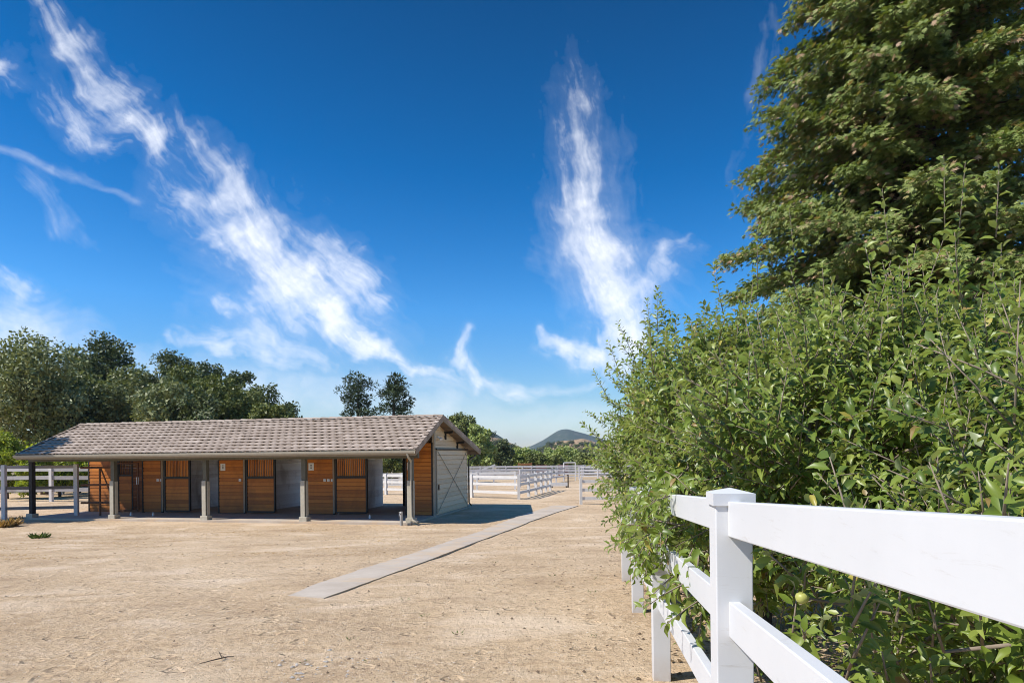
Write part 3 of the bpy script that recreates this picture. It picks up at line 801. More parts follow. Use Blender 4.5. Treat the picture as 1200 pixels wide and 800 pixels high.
for (px, py, wpx, d, m, lab) in ((611,522,19,98,'willow_leaf','leftmost rounded green bush in the row beyond the far fence'),
      (640,525,17,101,'willow_leaf','second rounded green bush in the row beyond the far fence'),
      (664,521,20,97,'willow_leaf','broad rounded green bush in the row beyond the white gateway'),
      (688,529,16,88,'olive_leaf','darker rounded bush at the right end of the row'),
      (712,524,19,99,'willow_leaf','rounded green bush half hidden behind the apple tree leaves'),
      (626,530,13,94,'olive_leaf','small bush filling the gap between the first two round bushes'),
      (650,533,12,93,'olive_leaf','small bush in front of the second and third round bushes')):
    tree('round_bush', at(px,d), d, hgt(py,px,d), wpx/747*d, M[m], lab, 'bushes beyond the far fence', 3600, .36, lobes=8, base=.0, trunk=.12, cat='bush', top=.3)

tree('leafy_shrub', at(457,58), 58, 4.6, 1.6, M['olive_leaf'], 'green bush seen through the open stall behind the stable', None, 2500, .22, lobes=7, base=.0, trunk=.08, cat='shrub')
# pines
def pine(px, py, wpx, d, lab, seed):
    rng = np.random.default_rng(seed); x = at(px,d); H = hgt(py,px,d); rx = wpx/747*d
    e = empty('pine_tree', (x,d,G(d)), 0, label=lab, cat='pine tree', group='pair of pines behind the stable')
    mb = MB(); mb.tube([(0,0,-.2),(.15,.1,H*.35),(-.1,0,H*.65),(.05,.05,H*.97)],[.28,.22,.14,.04],8)
    P = []; O = []
    nb = 24
    for i in range(nb):
        q = (i+.5)/nb; z0 = H*(.38+.60*q); ln = rx*(1.1-.95*max(0,q-.30)**1.1)*rng.choice([.45,.75,1.0,1.1])
        a = 2.399*i+rng.uniform(-.5,.5); up = ln*rng.uniform(.05,.42)
        tip = np.array([math.cos(a)*ln, math.sin(a)*ln, z0+up])
        mb.tube([(0,0,z0),tuple(np.array([0,0,z0])*.45+tip*.55-np.array([0,0,.12])),tuple(tip)],[.06,.04,.015],5)
        for c in (1.0,.72):
            cc = np.array([0,0,z0])*(1-c)+tip*c+rng.normal(size=3)*.18
            k = 95; v = rng.normal(size=(k,3)); v /= np.linalg.norm(v,axis=1,keepdims=True)
            P.append(cc+v*np.array([.74,.74,.42])*rng.uniform(.6,1.2)*rng.uniform(.3,1,(k,1))); O.append(v)
    P = np.concatenate(P); O = np.concatenate(O)
    leaves('crown', P, nrm(O+rdir(len(P))*.5+np.array([0,0,.35])), nrm(rdir(len(P))+np.array([0,0,.5])), RNG.uniform(.2,.42,len(P)), .10, CARD, CARDQ, M['pine_leaf'], e)
    mb.build('trunk', M['bark'], e, smooth=True)
pine(421,442,22,63,'left one of the two pines above the stable ridge',3)
pine(463,443,22,61,'right one of the two pines above the stable ridge',8)
# tree out to the left whose shade falls on the left end of the roof
tree('oak_tree', -27.2, 24.2, 11.7, 2.3, M['oak_leaf'], 'oak left of the stable that shades the roof corner', None, 5000, .26, lobes=8, base=.62)

# coast redwood
def redwood():
    x, y = 10.6, 17.0; z = G(y); H = 25.0
    e = empty('redwood_tree', (x,y,z), 0, label='huge redwood with drooping brown tinged sprays behind the apple trees', cat='redwood tree')
    mb = MB(); mb.tube([(0,0,-.2),(0,0,4),(0,0,10),(0,0,H)],[.62,.5,.34,.05],12)
    P = []; D = []; N = []; T = []
    nb = 560
    rng = np.random.default_rng(5)
    for i in range(nb):
        q = (i+.5)/nb; zb = 1.2+(H-1.8)*q**1.25
        env = 6.45*(1-(zb/H))**.72*(.90+.10*math.sin(zb*2.3+1.0)) if zb > 3 else 4.6
        a = 2.399963*i+rng.uniform(-.3,.3)
        ln = env*rng.uniform(.80,1.08)*(1 if rng.random() > .15 else .6)
        ca, sa = math.cos(a), math.sin(a); m = 9
        # branch: rises a little then droops, tip lifts
        ts = np.linspace(0,1,m); hor = ln*ts; ver = ln*(.10*ts-.52*ts**2+.26*ts**3)
        sw = rng.uniform(-.25,.25)*ln*ts**2
        B = np.stack([ca*hor-sa*sw, sa*hor+ca*sw, zb+ver],1)
        mb.tube([tuple(p) for p in B[::2]], list(np.interp(ts[::2],[0,1],[.065*(1-q)+.02,.008])), 4)
        nside = int(16+ln*9.5)
        for j in range(nside):
            t = .22+.78*(j+rng.random())/nside
            p = np.array([np.interp(t,ts,B[:,k]) for k in range(3)])
            sgn = 1 if j % 2 else -1
            out = np.array([ca,sa,-.1]); sid = np.array([-sa,ca,0])*sgn
            dirn = out*rng.uniform(.45,.95)+sid*rng.uniform(.5,1.0)+np.array([0,0,rng.uniform(-.55,.10)])
            dirn /= np.linalg.norm(dirn)
            sl = rng.uniform(.45,1.0)*(1.15-.65*t)*(.5+.12*ln)
            k = 17 if zb < 15.5 else 4
            u = np.linspace(.10,1,k)
            pts = p+dirn*(u*sl)[:,None]+np.array([0,0,-1])*(.16*sl*u**2)[:,None]+rng.normal(size=(k,3))*.06
            P.append(pts); D.append(np.tile(dirn,(k,1))+rng.normal(size=(k,3))*.45+np.array([0,0,-.12])); N.append(np.tile([0,0,1.],(k,1))+rng.normal(size=(k,3))*.42+np.array([ca*.3-.65,sa*.3-.28,0]))
            base_r = rng.uniform(.1,.75); T.append(np.clip(base_r+rng.normal(size=k)*.16+(u>.85)*.12+(rng.random(k) < .07)*.5,0,1))
    P = np.concatenate(P); D = np.concatenate(D); N = np.concatenate(N); T = np.concatenate(T)
    s = RNG.uniform(.11,.22,len(P))
    leaves('crown', P, D, N, s, s*1.0, SPRAY, SPRAYQ, M['redwood_leaf'], e, T)
    mb.build('trunk', M['bark'], e)
redwood()

# apple trees
def overhang(d):
    # how far the leaves reach across the fence line, by distance
    return float(np.interp(d, [2.6,3.0,4.2,6.0,8.5,10.5], [-.10,.02,.20,.34,.62,.62]))
EXTRA = []
def ex_flag(p): return any(abs(p[0]-q[0])+abs(p[1]-q[1])+abs(p[2]-q[2]) < 1e-4 for q in EXTRA)
def apple_tree(x, y, crz, rxy, rz_, nshoot, lab, seed, extra=(), apples=(), lsz=.088):
    rng = np.random.default_rng(seed); z0 = G(y)
    e = empty('apple_tree', (x,y,z0), 0, label=lab, cat='apple tree', group='row of apple trees behind the white fence')
    mb = MB(); br = MB()
    mb.tube([(0,0,-.1),(.03,.02,.35),(-.03,.04,.75)],[.085,.07,.06],9)
    c = np.array([0,0,crz-z0])
    limbs = []
    for i in range(9):
        a = 2*math.pi*i/9+rng.uniform(-.3,.3); t = rng.uniform(.15,.95)
        tip = c+np.array([math.cos(a)*rxy*.72*(1.1-.6*t), math.sin(a)*rxy*.72*(1.1-.6*t), rz_*(-.35+1.05*t)])
        b = np.array([-.03,.04,.55+.2*t]); mid = b*.5+tip*.5+np.array([math.cos(a)*.12,math.sin(a)*.12,-.1])
        mb.tube([tuple(b),tuple(mid),tuple(tip)],[.045,.03,.012],6); limbs.append((b,mid,tip))
    P = []; D = []; N = []; Rn = []; LS = []
    starts = []
    for i in range(nshoot):
        v = rng.normal(size=3); v /= np.linalg.norm(v)
        if v[2] < -.75: v[2] *= .6
        r = rng.uniform(.42,1.0)**.75
        bump = 1+.14*math.sin(5*math.atan2(v[1],v[0])+seed)+.12*math.sin(7*v[2]+seed*2)
        st = c+v*np.array([rxy,rxy,rz_])*r*.86*bump
        dr = v*.55+np.array([0,0,.55 if v[2] > -.2 else .1])+rng.normal(size=3)*.38
        starts.append((st, dr/np.linalg.norm(dr), rng.uniform(.22,.52)*(1.08 if v[2] > .55 else 1), rng.uniform(.0,.8)))
    for (p, dr, ln) in extra:
        dr = np.array(dr); starts.append((np.array(p)-np.array([x,y,z0]), dr/np.linalg.norm(dr), ln, rng.uniform(.2,.7)))
    for st, dr, ln, tone in starts:
        n = int(ln/.021)+3; u = (np.arange(n)+.5)/n
        droop = -.28*ln*(1-abs(dr[2]))
        pts = st+dr*(u*ln)[:,None]+np.array([0,0,1])*(droop*u**2)[:,None]
        # keep the leaves on the tree's side of the fence line, apart from the allowed overhang
        wy = pts[:,1]+y; wx = pts[:,0]+x
        lim = np.array([XF(d)-overhang(d) for d in wy]); wz = pts[:,2]+z0
        lim = lim-.5 if (ln < .37 and st[1]+y < 7.6 and ex_flag(st+np.array([x,y,z0]))) else lim
        ok = (wx > lim+.04*np.sin(wz*9)+.10*np.clip(.75-(wz-np.array([G(d) for d in wy])),0,1)) & (wz > np.array([G(d) for d in wy])+.06)
        # nothing close in front of the camera-side posts
        if ok.sum() < 2: continue
        pts = pts[ok]; u = u[ok]; n = len(pts)
        phi = 2.4*np.arange(n)+rng.uniform(0,6)
        ax = np.cross(dr,[.3,.2,.9]); ax /= np.linalg.norm(ax); ay = np.cross(dr,ax)
        rad = ax*np.cos(phi)[:,None]+ay*np.sin(phi)[:,None]
        d = rad*.85+dr*(.35+.6*u)[:,None]+rng.normal(size=(n,3))*.22+np.array([0,0,-.22])
        P.append(pts+rad*.008); D.append(d); N.append(np.array([-.50,-.22,.9])+dr*.35+rng.normal(size=(n,3))*.48-rad*.1)
        Rn.append(np.clip(tone*.8+rng.normal(size=n)*.14+.12*u,0,.975)); LS.append(lsz*rng.uniform(.45,1.25,n)*(1.12-.35*u))
        k = pts[0]; br.tube([tuple(k),tuple(pts[n//2]),tuple(pts[-1])],[.0048,.0036,.0018],4)
        # link shoot to the closest limb now and then
        if rng.random() < .12:
            b, mid, tip = limbs[rng.integers(len(limbs))]
            best = min(limbs, key=lambda l: np.linalg.norm(l[2]-k)); q = best[2]*.6+best[1]*.4
            if np.linalg.norm(q-k) < 1.0: br.tube([tuple(q),tuple((q+k)/2+rng.normal(size=3)*.05),tuple(k)],[.010,.008,.005],5)
    P = np.concatenate(P); D = np.concatenate(D); N = np.concatenate(N); Rn = np.concatenate(Rn); LS = np.concatenate(LS)
    Rn[rng.random(len(Rn)) < .010] = 1.0; Rn[rng.random(len(Rn)) < .010] = .975
    leaves('crown', P, D, N, LS, LS*rng.uniform(.62,1.0,len(LS)), LEAF, LEAFQ, M['apple_leaf'], e, Rn, rng.uniform(.2,2.3,len(LS)))
    mb.build('trunk', M['bark'], e, smooth=True); br.build('twigs', M['twig'], e, smooth=True)
    for (ax_, ay_, az_) in apples:
        bm = MB(); prof = [(-.030,.006),(-.033,.018),(-.018,.034),(.004,.039),(.022,.033),(.030,.018),(.026,.004)]
        V = [(.48*rr*math.cos(k*.6283), .48*rr*math.sin(k*.6283), .48*zz) for (zz,rr) in prof for k in range(10)]
        F = [(j*10+k, j*10+(k+1)%10, (j+1)*10+(k+1)%10, (j+1)*10+k) for j in range(len(prof)-1) for k in range(10)]+[tuple(range(9,-1,-1)),tuple(60+k for k in range(10))]
        bm.add(V, F); bm.tube([(0,0,.008),(.004,0,.034)],.0016,5)
        bm.build('apple', M['apple'], e, (ax_-x,ay_-y,az_-z0), smooth=True)
def pt(px, py, d): return ((px-600)/747*d, d, 1.55+(532-.011*(px-600)-py)/747*d)
ex4 = [(pt(px,py,d),dr,ln) for px,py,d,dr,ln in (
    (735,575,9.0,(-.5,-.2,.3),.5),(722,540,9.0,(-.6,0,.4),.5),(712,500,9.0,(-.6,0,.5),.5),(715,470,8.8,(-.4,0,.8),.5),(728,440,8.6,(-.3,0,.9),.5),
    (745,420,8.3,(-.35,0,.8),.55),(765,400,8.2,(-.1,0,1),.55),(772,390,8.1,(0,0,1),.6),(785,395,8.0,(-.2,0,1),.55),(742,595,8.4,(-.3,-.2,-.4),.4),(738,610,8.2,(-.2,-.2,-.5),.4))]
ex3 = [(pt(px,py,d),dr,ln) for px,py,d,dr,ln in (
    (760,610,6.4,(-.3,-.2,-.5),.4),(752,640,6.3,(-.2,-.2,-.7),.3),(770,600,5.8,(-.4,-.1,-.3),.45),(765,645,5.6,(-.1,-.2,-.8),.35),(790,600,5.2,(-.5,0,-.2),.4),(780,660,4.9,(-.1,-.1,-.9),.35),
    (850,370,6,(-.2,0,1),.5),(890,340,6,(0,0,1),.6),(935,315,6,(-.1,0,1),.6))]
exm = [(pt(px,py,d),dr,ln) for px,py,d,dr,ln in [(px+random.uniform(-8,8),py+random.uniform(-10,10),d+random.uniform(-.1,.1),(random.uniform(-.6,.1),random.uniform(-.3,.1),random.uniform(-.9,.1)),random.uniform(.22,.36)) for px,py,d in ((775,575,4.55),(790,585,4.4),(800,570,4.2),(812,585,4.0),(765,590,5.0),(780,600,4.6),(800,610,4.1),(815,615,3.8),(760,615,5.4),(745,600,6.6),(752,590,6.4),(742,585,7.0),(770,630,4.9),(790,640,4.3),(812,650,3.6),(805,680,3.5),(822,690,3.2),(826,640,3.3),(735,585,8.6),(740,600,7.4),(783,560,4.6),(820,560,3.7),(805,550,4.0),(790,625,4.5),(800,660,3.9))]]
for k_ in range(46):
    d_ = random.uniform(3.7,5.6); px_ = 600+747*(XF(d_)-random.uniform(.0,.13))/d_; py_ = random.uniform(548,650)
    exm.append((pt(px_,py_,d_),(random.uniform(-.5,.1),random.uniform(-.6,.2),random.uniform(-.9,.1)),random.uniform(.2,.34)))
ex2 = exm+[(pt(px,py,d),dr,ln) for px,py,d,dr,ln in (
    (812,560,4.0,(-.5,0,-.2),.35),(800,590,3.9,(-.4,-.1,-.4),.35),(812,640,3.6,(-.3,-.1,-.5),.30),(825,660,3.3,(-.2,0,-.8),.25),(822,700,3.15,(-.1,0,-.9),.22),(800,645,3.9,(-.2,0,-.7),.3),
    (1045,300,4.6,(-.1,0,1),.5),(1110,275,4.4,(0,0,1),.55),(1125,290,4.4,(.1,0,1),.6),(1170,280,4.2,(.05,0,1),.5))]
ex1 = [(pt(px,py,d),dr,ln) for px,py,d,dr,ln in (
    (910,800,2.15,(-.1,-.1,.7),.22),(935,790,2.3,(.1,0,.8),.22),(890,800,2.5,(-.2,-.1,.6),.2),(1090,760,2.0,(0,-.1,.8),.25),(1150,740,2.0,(0,0,1),.25),(1020,750,2.2,(-.1,0,.8),.3))]
EXTRA += [e_[0] for e_ in exm]
for k_ in range(75):
    d_ = random.uniform(1.6,2.5); px_ = random.uniform(890,1230); py_ = random.uniform(630,815)
    p_ = pt(px_,py_,d_)
    if p_[2] > G(d_)+.08: ex1.append((p_,(random.uniform(-.5,.3),random.uniform(-.5,.2),random.uniform(.2,1)),random.uniform(.16,.3)))
apple_tree(2.62,8.9,1.50,1.50,1.75,1150,'apple tree at the far end of the white fence with branches over the path side',1,ex4)
apple_tree(2.50,6.4,1.50,1.45,1.55,1150,'second apple tree from the far end of the fence',2,ex3)
apple_tree(2.45,4.1,1.38,1.42,1.20,1550,'tall apple tree directly behind the nearest fence post',3,ex2,[pt(1180,491,3.2),pt(1090,483,3.3)],.078)
apple_tree(2.55,2.35,.92,1.38,.92,1500,'nearest apple tree, low leaves showing between the fence rails',4,ex1,[pt(938,700,1.8)],.064)
apple_tree(4.9,5.6,1.5,1.6,1.62,800,'apple tree standing in a second row behind the fence row',6)
apple_tree(4.6,9.2,1.5,1.6,1.6,700,'far apple tree of the second row in front of the redwood',7)

# ------------------------------------------------------------------ ground litter
def weeds(name, x, y, r, h, n, m, lab, grp=None, cat='weed'):
    e = empty(name, (x,y,G(y)), 0, label=lab, cat=cat, group=grp)
    a = RNG.uniform(0,6.28,n); rr = r*np.sqrt(RNG.random(n))
    P = np.stack([rr*np.cos(a), rr*np.sin(a), np.zeros(n)-.005],1)
    D = np.stack([np.cos(a)*.7,np.sin(a)*.7,RNG.uniform(.4,1.3,n)],1)+RNG.normal(size=(n,3))*.25
    leaves('blades', P, D, rdir(n), h*RNG.uniform(.5,1.2,n), h*.22, CARD, CARDQ, m, e)
weeds('grass_tuft', -14.68, 19.8, .19, .20, 110, M['weed'], 'green grass tuft on the sand left of the stable', None, 'grass tuft')
weeds('grass_tuft', -18.95, 23.8, .34, .36, 220, M['dry_grass'], 'dry straw coloured grass clump at the left edge', None, 'grass tuft')
weeds('grass_tuft', -20.6, 26.5, .22, .2, 50, M['dry_grass'], 'dry grass at the foot of the grey board fence', None, 'grass tuft')
for (x, y) in [(-1.40,8.25),(-1.02,7.2),(1.05,8.6),(.75,6.1),(.62,10.3),(1.3,9.9),(-.55,6.3),(-1.75,5.35),(-1.2,5.3),(-5.2,17.8),(-7.9,17.2),(.9,12.9),(-.35,12.2),(1.05,14.4),(-1.55,6.1),(.25,8.0),(2.1,29.8),(1.7,33.4),(-.3,33.0),(4.6,30.7)]:
    weeds('weed_sprout', x, y, .05, random.uniform(.025,.055), 9, M['weed'], 'tiny green weed sprout on the bare sand', 'weed sprouts on the sand')
# forked twig
e = empty('fallen_twig', (-2.5,5.37,G(5.37)+.012), R(15), label='small forked dry twig lying on the sand in front', cat='twig')
mb = MB(); mb.tube([(-.13,-.05,0),(-.02,.0,.008),(.07,.06,.006),(.12,.07,.0)],[.003,.005,.005,.003],6); mb.tube([(.03,.035,.008),(.0,.10,.03),(-.015,.15,.035)],[.005,.004,.002],5); mb.tube([(.0,.10,.03),(.05,.09,.02)],[.003,.002],5); mb.tube([(.05,.04,.006),(.02,.08,.015)],[.004,.002],5)
mb.build('stem', M['bark'], e)

ICO = None
def pebble_mesh(name, pts, sizes, m, kind_label):
    """irregular little stones: squashed jittered octahedra with a split belt (all quads)"""
    T = np.array([(1,0,0),(.7,.7,.05),(0,1,0),(-.7,.7,-.05),(-1,0,0),(-.7,-.7,.05),(0,-1,0),(.7,-.7,0),(.25,.1,.75),(-.25,-.1,.75)])
    Q = np.array([(0,1,2,8),(2,3,4,9),(4,5,6,9),(6,7,0,8),(8,2,9,6)])
    n = len(pts); a = RNG.uniform(0,6.28,n); c, s = np.cos(a), np.sin(a)
    J = T[None]*RNG.uniform(.7,1.3,(n,len(T),3)); J[:,:,1] *= RNG.uniform(.6,1,(n,1)); J[:,:,2] *= .8
    X = J[:,:,0]*c[:,None]-J[:,:,1]*s[:,None]; Y = J[:,:,0]*s[:,None]+J[:,:,1]*c[:,None]
    V = np.stack([X,Y,J[:,:,2]],2)*sizes[:,None,None]+pts[:,None]
    o = link(name, quads_mesh(name, V.reshape(-1,3), len(T), Q, RNG.random(n)), m)
    return tag(o, kind_label, 'gravel', None, 'stuff')
def m_gravel():
    m, nt, out = mat('gravel_bits')
    princ(nt, out, ramp(nt, rnd_attr(nt), [(0,(.16,.11,.075)),(.35,(.36,.26,.17)),(.7,(.54,.42,.30)),(1,(.68,.60,.50))]), .9, .15); return m
M['gravel'] = m_gravel()
M['clod'] = m_plain('dark_clod', (.17,.12,.08), .95, .1, 0, .4, 20)
n = 42000
yy = 2.6+12*RNG.random(n)**1.5; xx = RNG.uniform(-1,1,n)*(.85*yy+.6)
gz = np.array([G(v) for v in yy])
bz = .012*np.sin(xx*1.1+.7*np.sin(yy*.8))*np.sin(yy*.9+1.3)+.006*np.sin(xx*3.3+yy*2.1)
sz = .0026+.0075*RNG.random(n)**3
pebble_mesh('loose_gravel', np.stack([xx,yy,gz+bz],1), sz, M['gravel'], 'fine loose gravel scattered over the sandy ground')
n = 70
px_ = -1.48+RNG.normal(size=n)*.22; py_ = 5.15+RNG.normal(size=n)*.22
pebble_mesh('pale_gravel', np.stack([px_,py_,np.array([G(v) for v in py_])+.004],1), .006+.016*RNG.random(n)**2, M['stone'], 'patch of larger pale stones in the sand in front')
n = 900; yy = 4+16*RNG.random(n); xx = RNG.uniform(-1,1,n)*(.6*yy); t_ = RNG.random(n) < .6
xx = np.where(t_, np.array([XF(v) for v in yy])-RNG.random(n)**1.5*2.6, xx)
pebble_mesh('soil_clods', np.stack([xx,yy,np.array([G(v) for v in yy])+.006],1), .006+.018*RNG.random(n)**3, M['clod'], 'crumbs of dark soil and dung lying on the sand')
# straw and dry litter
def litter(name, n, xr, yr, L, m, lab):
    x = RNG.uniform(*xr, n); y = RNG.uniform(*yr, n)
    # clumped along drift lines
    k = RNG.integers(0, 60, n); cx = RNG.uniform(*xr, 60); cy = RNG.uniform(*yr, 60)
    t = RNG.random(n) < .75
    x = np.where(t, cx[k]+RNG.normal(size=n)*.5, x); y = np.where(t, cy[k]+RNG.normal(size=n)*.10, y)
    P = np.stack([x,y,np.array([G(v) for v in y])+.016],1)
    a = RNG.uniform(0,6.28,n); D = np.stack([np.cos(a),np.sin(a),RNG.normal(size=n)*.08],1)
    N = np.tile([0,0,1.],(n,1))+RNG.normal(size=(n,3))*.3
    o = leaves(name, P, D, N, L*RNG.uniform(.4,1.4,n), L*.14, CARD, CARDQ, m)
    tag(o, lab, 'litter', None, 'stuff')
litter('straw_litter', 4500, (-17,-2), (13.0,22.8), .09, M['dry_grass'], 'drifts of dry straw lying on the sand before the stable')
M['deadleaf'] = m_leaf('dead_leaf', [(0,(.09,.06,.035)),(.6,(.20,.13,.07)),(1,(.34,.24,.13))], None, .1, .15, .8)
litter('dead_leaf_litter', 2600, (-.6,2.2), (4.0,18), .032, M['deadleaf'], 'dead leaves and debris along the foot of the white fence')
n = 900; yy = RNG.uniform(1.6,9.5,n); xx = XF(1)*0+np.array([XF(v) for v in yy])+RNG.uniform(.05,3,n)
o = leaves('fallen_leaves', np.stack([xx,yy,np.array([G(v) for v in yy])+.015],1), rdir(n)*np.array([1,1,.1]), np.tile([0,0,1.],(n,1))+rdir(n)*.4, .06, .045, CARD, CARDQ, M['deadleaf'])
tag(o, 'fallen leaves on the ground under the apple trees', 'litter', None, 'stuff')

# ------------------------------------------------------------------ hills
def hill(name, cx, cy, prof, depth, m, bump, seed, nx=140, ny=36):
    """prof: [(x offset, height)], a ridge running across, falling off to front and back"""
    rng = np.random.default_rng(seed); xs = np.linspace(prof[0][0], prof[-1][0], nx); hs = np.interp(xs,[p[0] for p in prof],[p[1] for p in prof])
    k = np.array([1,2,3,2,1])/9; hs = np.convolve(np.pad(hs,2,'edge'),k,'valid')
    ph = rng.uniform(0,6.28,(8,2)); V = []
    span = prof[-1][0]-prof[0][0]
    for j in range(ny):
        v = -1+2*j/(ny-1); fall = math.exp(-2.6*v*v)-math.exp(-2.6)
        fall /= (1-math.exp(-2.6))
        for i in range(nx):
            b = sum(math.sin(xs[i]/span*(9+7*q)+ph[q,0]+v*(3+2*q))*math.sin(v*(4+2*q)+ph[q,1])/(1+q*.6) for q in range(8))
            V.append((xs[i], v*depth, max(0,hs[i])*fall*(1+.0*b)+bump*b*fall*(1-fall*.7)-6*(1-fall)))
    F = [(j*nx+i,j*nx+i+1,(j+1)*nx+i+1,(j+1)*nx+i) for j in range(ny-1) for i in range(nx-1)]
    me = bpy.data.meshes.new(name); me.from_pydata(V,[],F)
    for p in me.polygons: p.use_smooth = True
    return tag(link(name, me, m, None, (cx,cy,-1.6)), kind='structure')
def m_hill(name, grass, brush, sc, th):
    m, nt, out = mat(name); co = coords(nt, (1,1,1), 'Object')
    a = noise(nt, sc, 7, .68, co); b = noise(nt, sc*5, 5, .7, co)
    ad = nt.nodes.new('ShaderNodeMath'); ad.operation = 'MULTIPLY_ADD'; nt.links.new(b, ad.inputs[0]); ad.inputs[1].default_value = .6
    mu = nt.nodes.new('ShaderNodeMath'); mu.operation = 'MULTIPLY'; nt.links.new(a, mu.inputs[0]); mu.inputs[1].default_value = .7; nt.links.new(mu.outputs[0], ad.inputs[2])
    c = ramp(nt, ad.outputs[0], [(th-.05, brush), (th+.06, grass)])
    c2 = mix(nt, c, tuple(.6*g for g in grass), ramp(nt, noise(nt, sc*2.2, 6, .6, co), [(.5,(0,0,0)),(.7,(.6,.6,.6))]))
    princ(nt, out, c2, .95, .05, 0, b, .6, 2.0); return m
M['mtn'] = m_hill('chaparral', (.20,.18,.12), (.040,.060,.034), .012, .76)
M['hill'] = m_hill('dry_hill', (.36,.25,.15), (.055,.060,.028), .03, .60)
f = 747.
def prof(pts, d, off=0):
    return [((px-600)/f*d-off, (532-.011*(px-600)-py)/f*d+1.55+1.6) for px, py in pts]
hill('mountain', 0, 2600, prof([(520,545),(570,531),(605,527),(622,523),(640,514),(650,507),(659,502.5),(666,503),(675,506.5),(690,512),(702,517),(720,524),(760,520),(820,515),(900,530)],2600), 900, M['mtn'], 14, 1)
hill('far_hill', 0, 1500, prof([(440,535),(500,520),(545,507),(572,503),(585,511),(600,521),(620,529),(650,534)],1500), 420, M['mtn'], 8, 2)
hill('dry_hillside', 0, 620, prof([(500,530),(545,515),(570,508),(582,512),(595,518),(608,524),(622,530),(640,534)],620), 160, M['hill'], 3, 3)
hill('dry_knoll', 0, 700, prof([(600,536),(630,528),(645,520),(655,517),(668,516),(682,513),(694,517),(706,521),(730,517),(780,512),(850,530)],700), 170, M['hill'], 3, 4)
# scattered trees on the hillsides: copies of two models
def small_tree_model(m, seed):
    e = empty('hillside_tree', (0,0,0), 0)
    L = [((math.cos(k*2.4)*1.3, math.sin(k*2.4)*1.3, 3.0+.8*math.sin(k*1.7)), 1.5) for k in range(6)]
    P, D, N = crown(2.6, L, 700, .6, sub=6); s = RNG.uniform(.5,1.0,len(P))
    leaves('crown', P, D, N, s, s*.7, CARD, CARDQ, m, e)
    mb = MB(); mb.tube([(0,0,-1),(0,0,3)],[.25,.12],6); mb.build('trunk', M['bark'], e)
    return e
protos = [small_tree_model(M['dark_leaf'],1), small_tree_model(M['olive_leaf'],2)]
spots = [(577,509,560),(589,517,540),(600,523,520),(612,528,500),(582,519,500),(596,526,480),
         (634,527,600),(640,524,620),(646,521,630),(652,523,600),(657,519,640),(663,521,620),(670,518,640),(676,522,600),(683,520,620),(690,520,620),(696,523,600),(702,522,600),(648,528,520),(658,529,510),(668,527,520),(679,528,520),(688,527,520),(698,528,520),(630,531,470),(641,531,480)]
used = [False,False]
for i, (px, py, d) in enumerate(spots):
    k = i % 2 if i % 5 else 0
    o = protos[k] if not used[k] else copy_tree(protos[k]); used[k] = True
    s = random.uniform(.8,1.5)*d/560; x = at(px,d); z = 1.55+(532-.011*(px-600)-py)/747*d
    o.location = (x, d, z-3.2*s); o.scale = (s*1.15,s*1.15,s); o.rotation_euler.z = random.uniform(0,6)
    tag(o, 'small dark round tree dotted on the dry hillside', 'tree', 'trees dotted on the far hillsides')

# ------------------------------------------------------------------ sky
SUN_TRAVEL = Vector((.875,.297,-1.0)).normalized()
elev = math.asin(-SUN_TRAVEL.z); az = math.atan2(-SUN_TRAVEL.x, -SUN_TRAVEL.y)
w = bpy.data.worlds.new('World'); scene.world = w; w.use_nodes = True
nt = w.node_tree; nt.nodes.clear()
sky = nt.nodes.new('ShaderNodeTexSky'); sky.sky_type = 'NISHITA'; sky.sun_disc = False
sky.sun_elevation = elev; sky.sun_rotation = az % (2*math.pi)
sky.altitude = 300; sky.air_density = 1.0; sky.dust_density = .3; sky.ozone_density = 3.5
hs = nt.nodes.new('ShaderNodeHueSaturation'); hs.inputs['Saturation'].default_value = 1.45
tc = nt.nodes.new('ShaderNodeTexCoord'); sz_ = nt.nodes.new('ShaderNodeSeparateXYZ'); nt.links.new(tc.outputs['Generated'], sz_.inputs[0])
deep = ramp(nt, sz_.outputs['Z'], [(0,(.74,.72,.74)),(.07,(.73,.71,.73)),(.22,(.92,.87,.92)),(.40,(.82,.65,.71)),(.58,(.70,.45,.49)),(.85,(1,1,1))])
skyc = mix(nt, hs.outputs[0], deep, 1.0, 'MULTIPLY')
bg = nt.nodes.new('ShaderNodeBackground'); bg.inputs[1].default_value = .15
wo = nt.nodes.new('ShaderNodeOutputWorld')
nt.links.new(sky.outputs[0], hs.inputs['Color']); nt.links.new(skyc, bg.inputs[0]); nt.links.new(bg.outputs[0], wo.inputs[0])

ld = bpy.data.lights.new('sun', 'SUN'); ld.energy = 4.7; ld.angle = R(.53); ld.color = (1.0,.955,.89)
lo = bpy.data.objects.new('sun', ld); COL.objects.link(lo); lo.rotation_euler = SUN_TRAVEL.to_track_quat('-Z','Y').to_euler(); lo.location = (-40,-14,50)

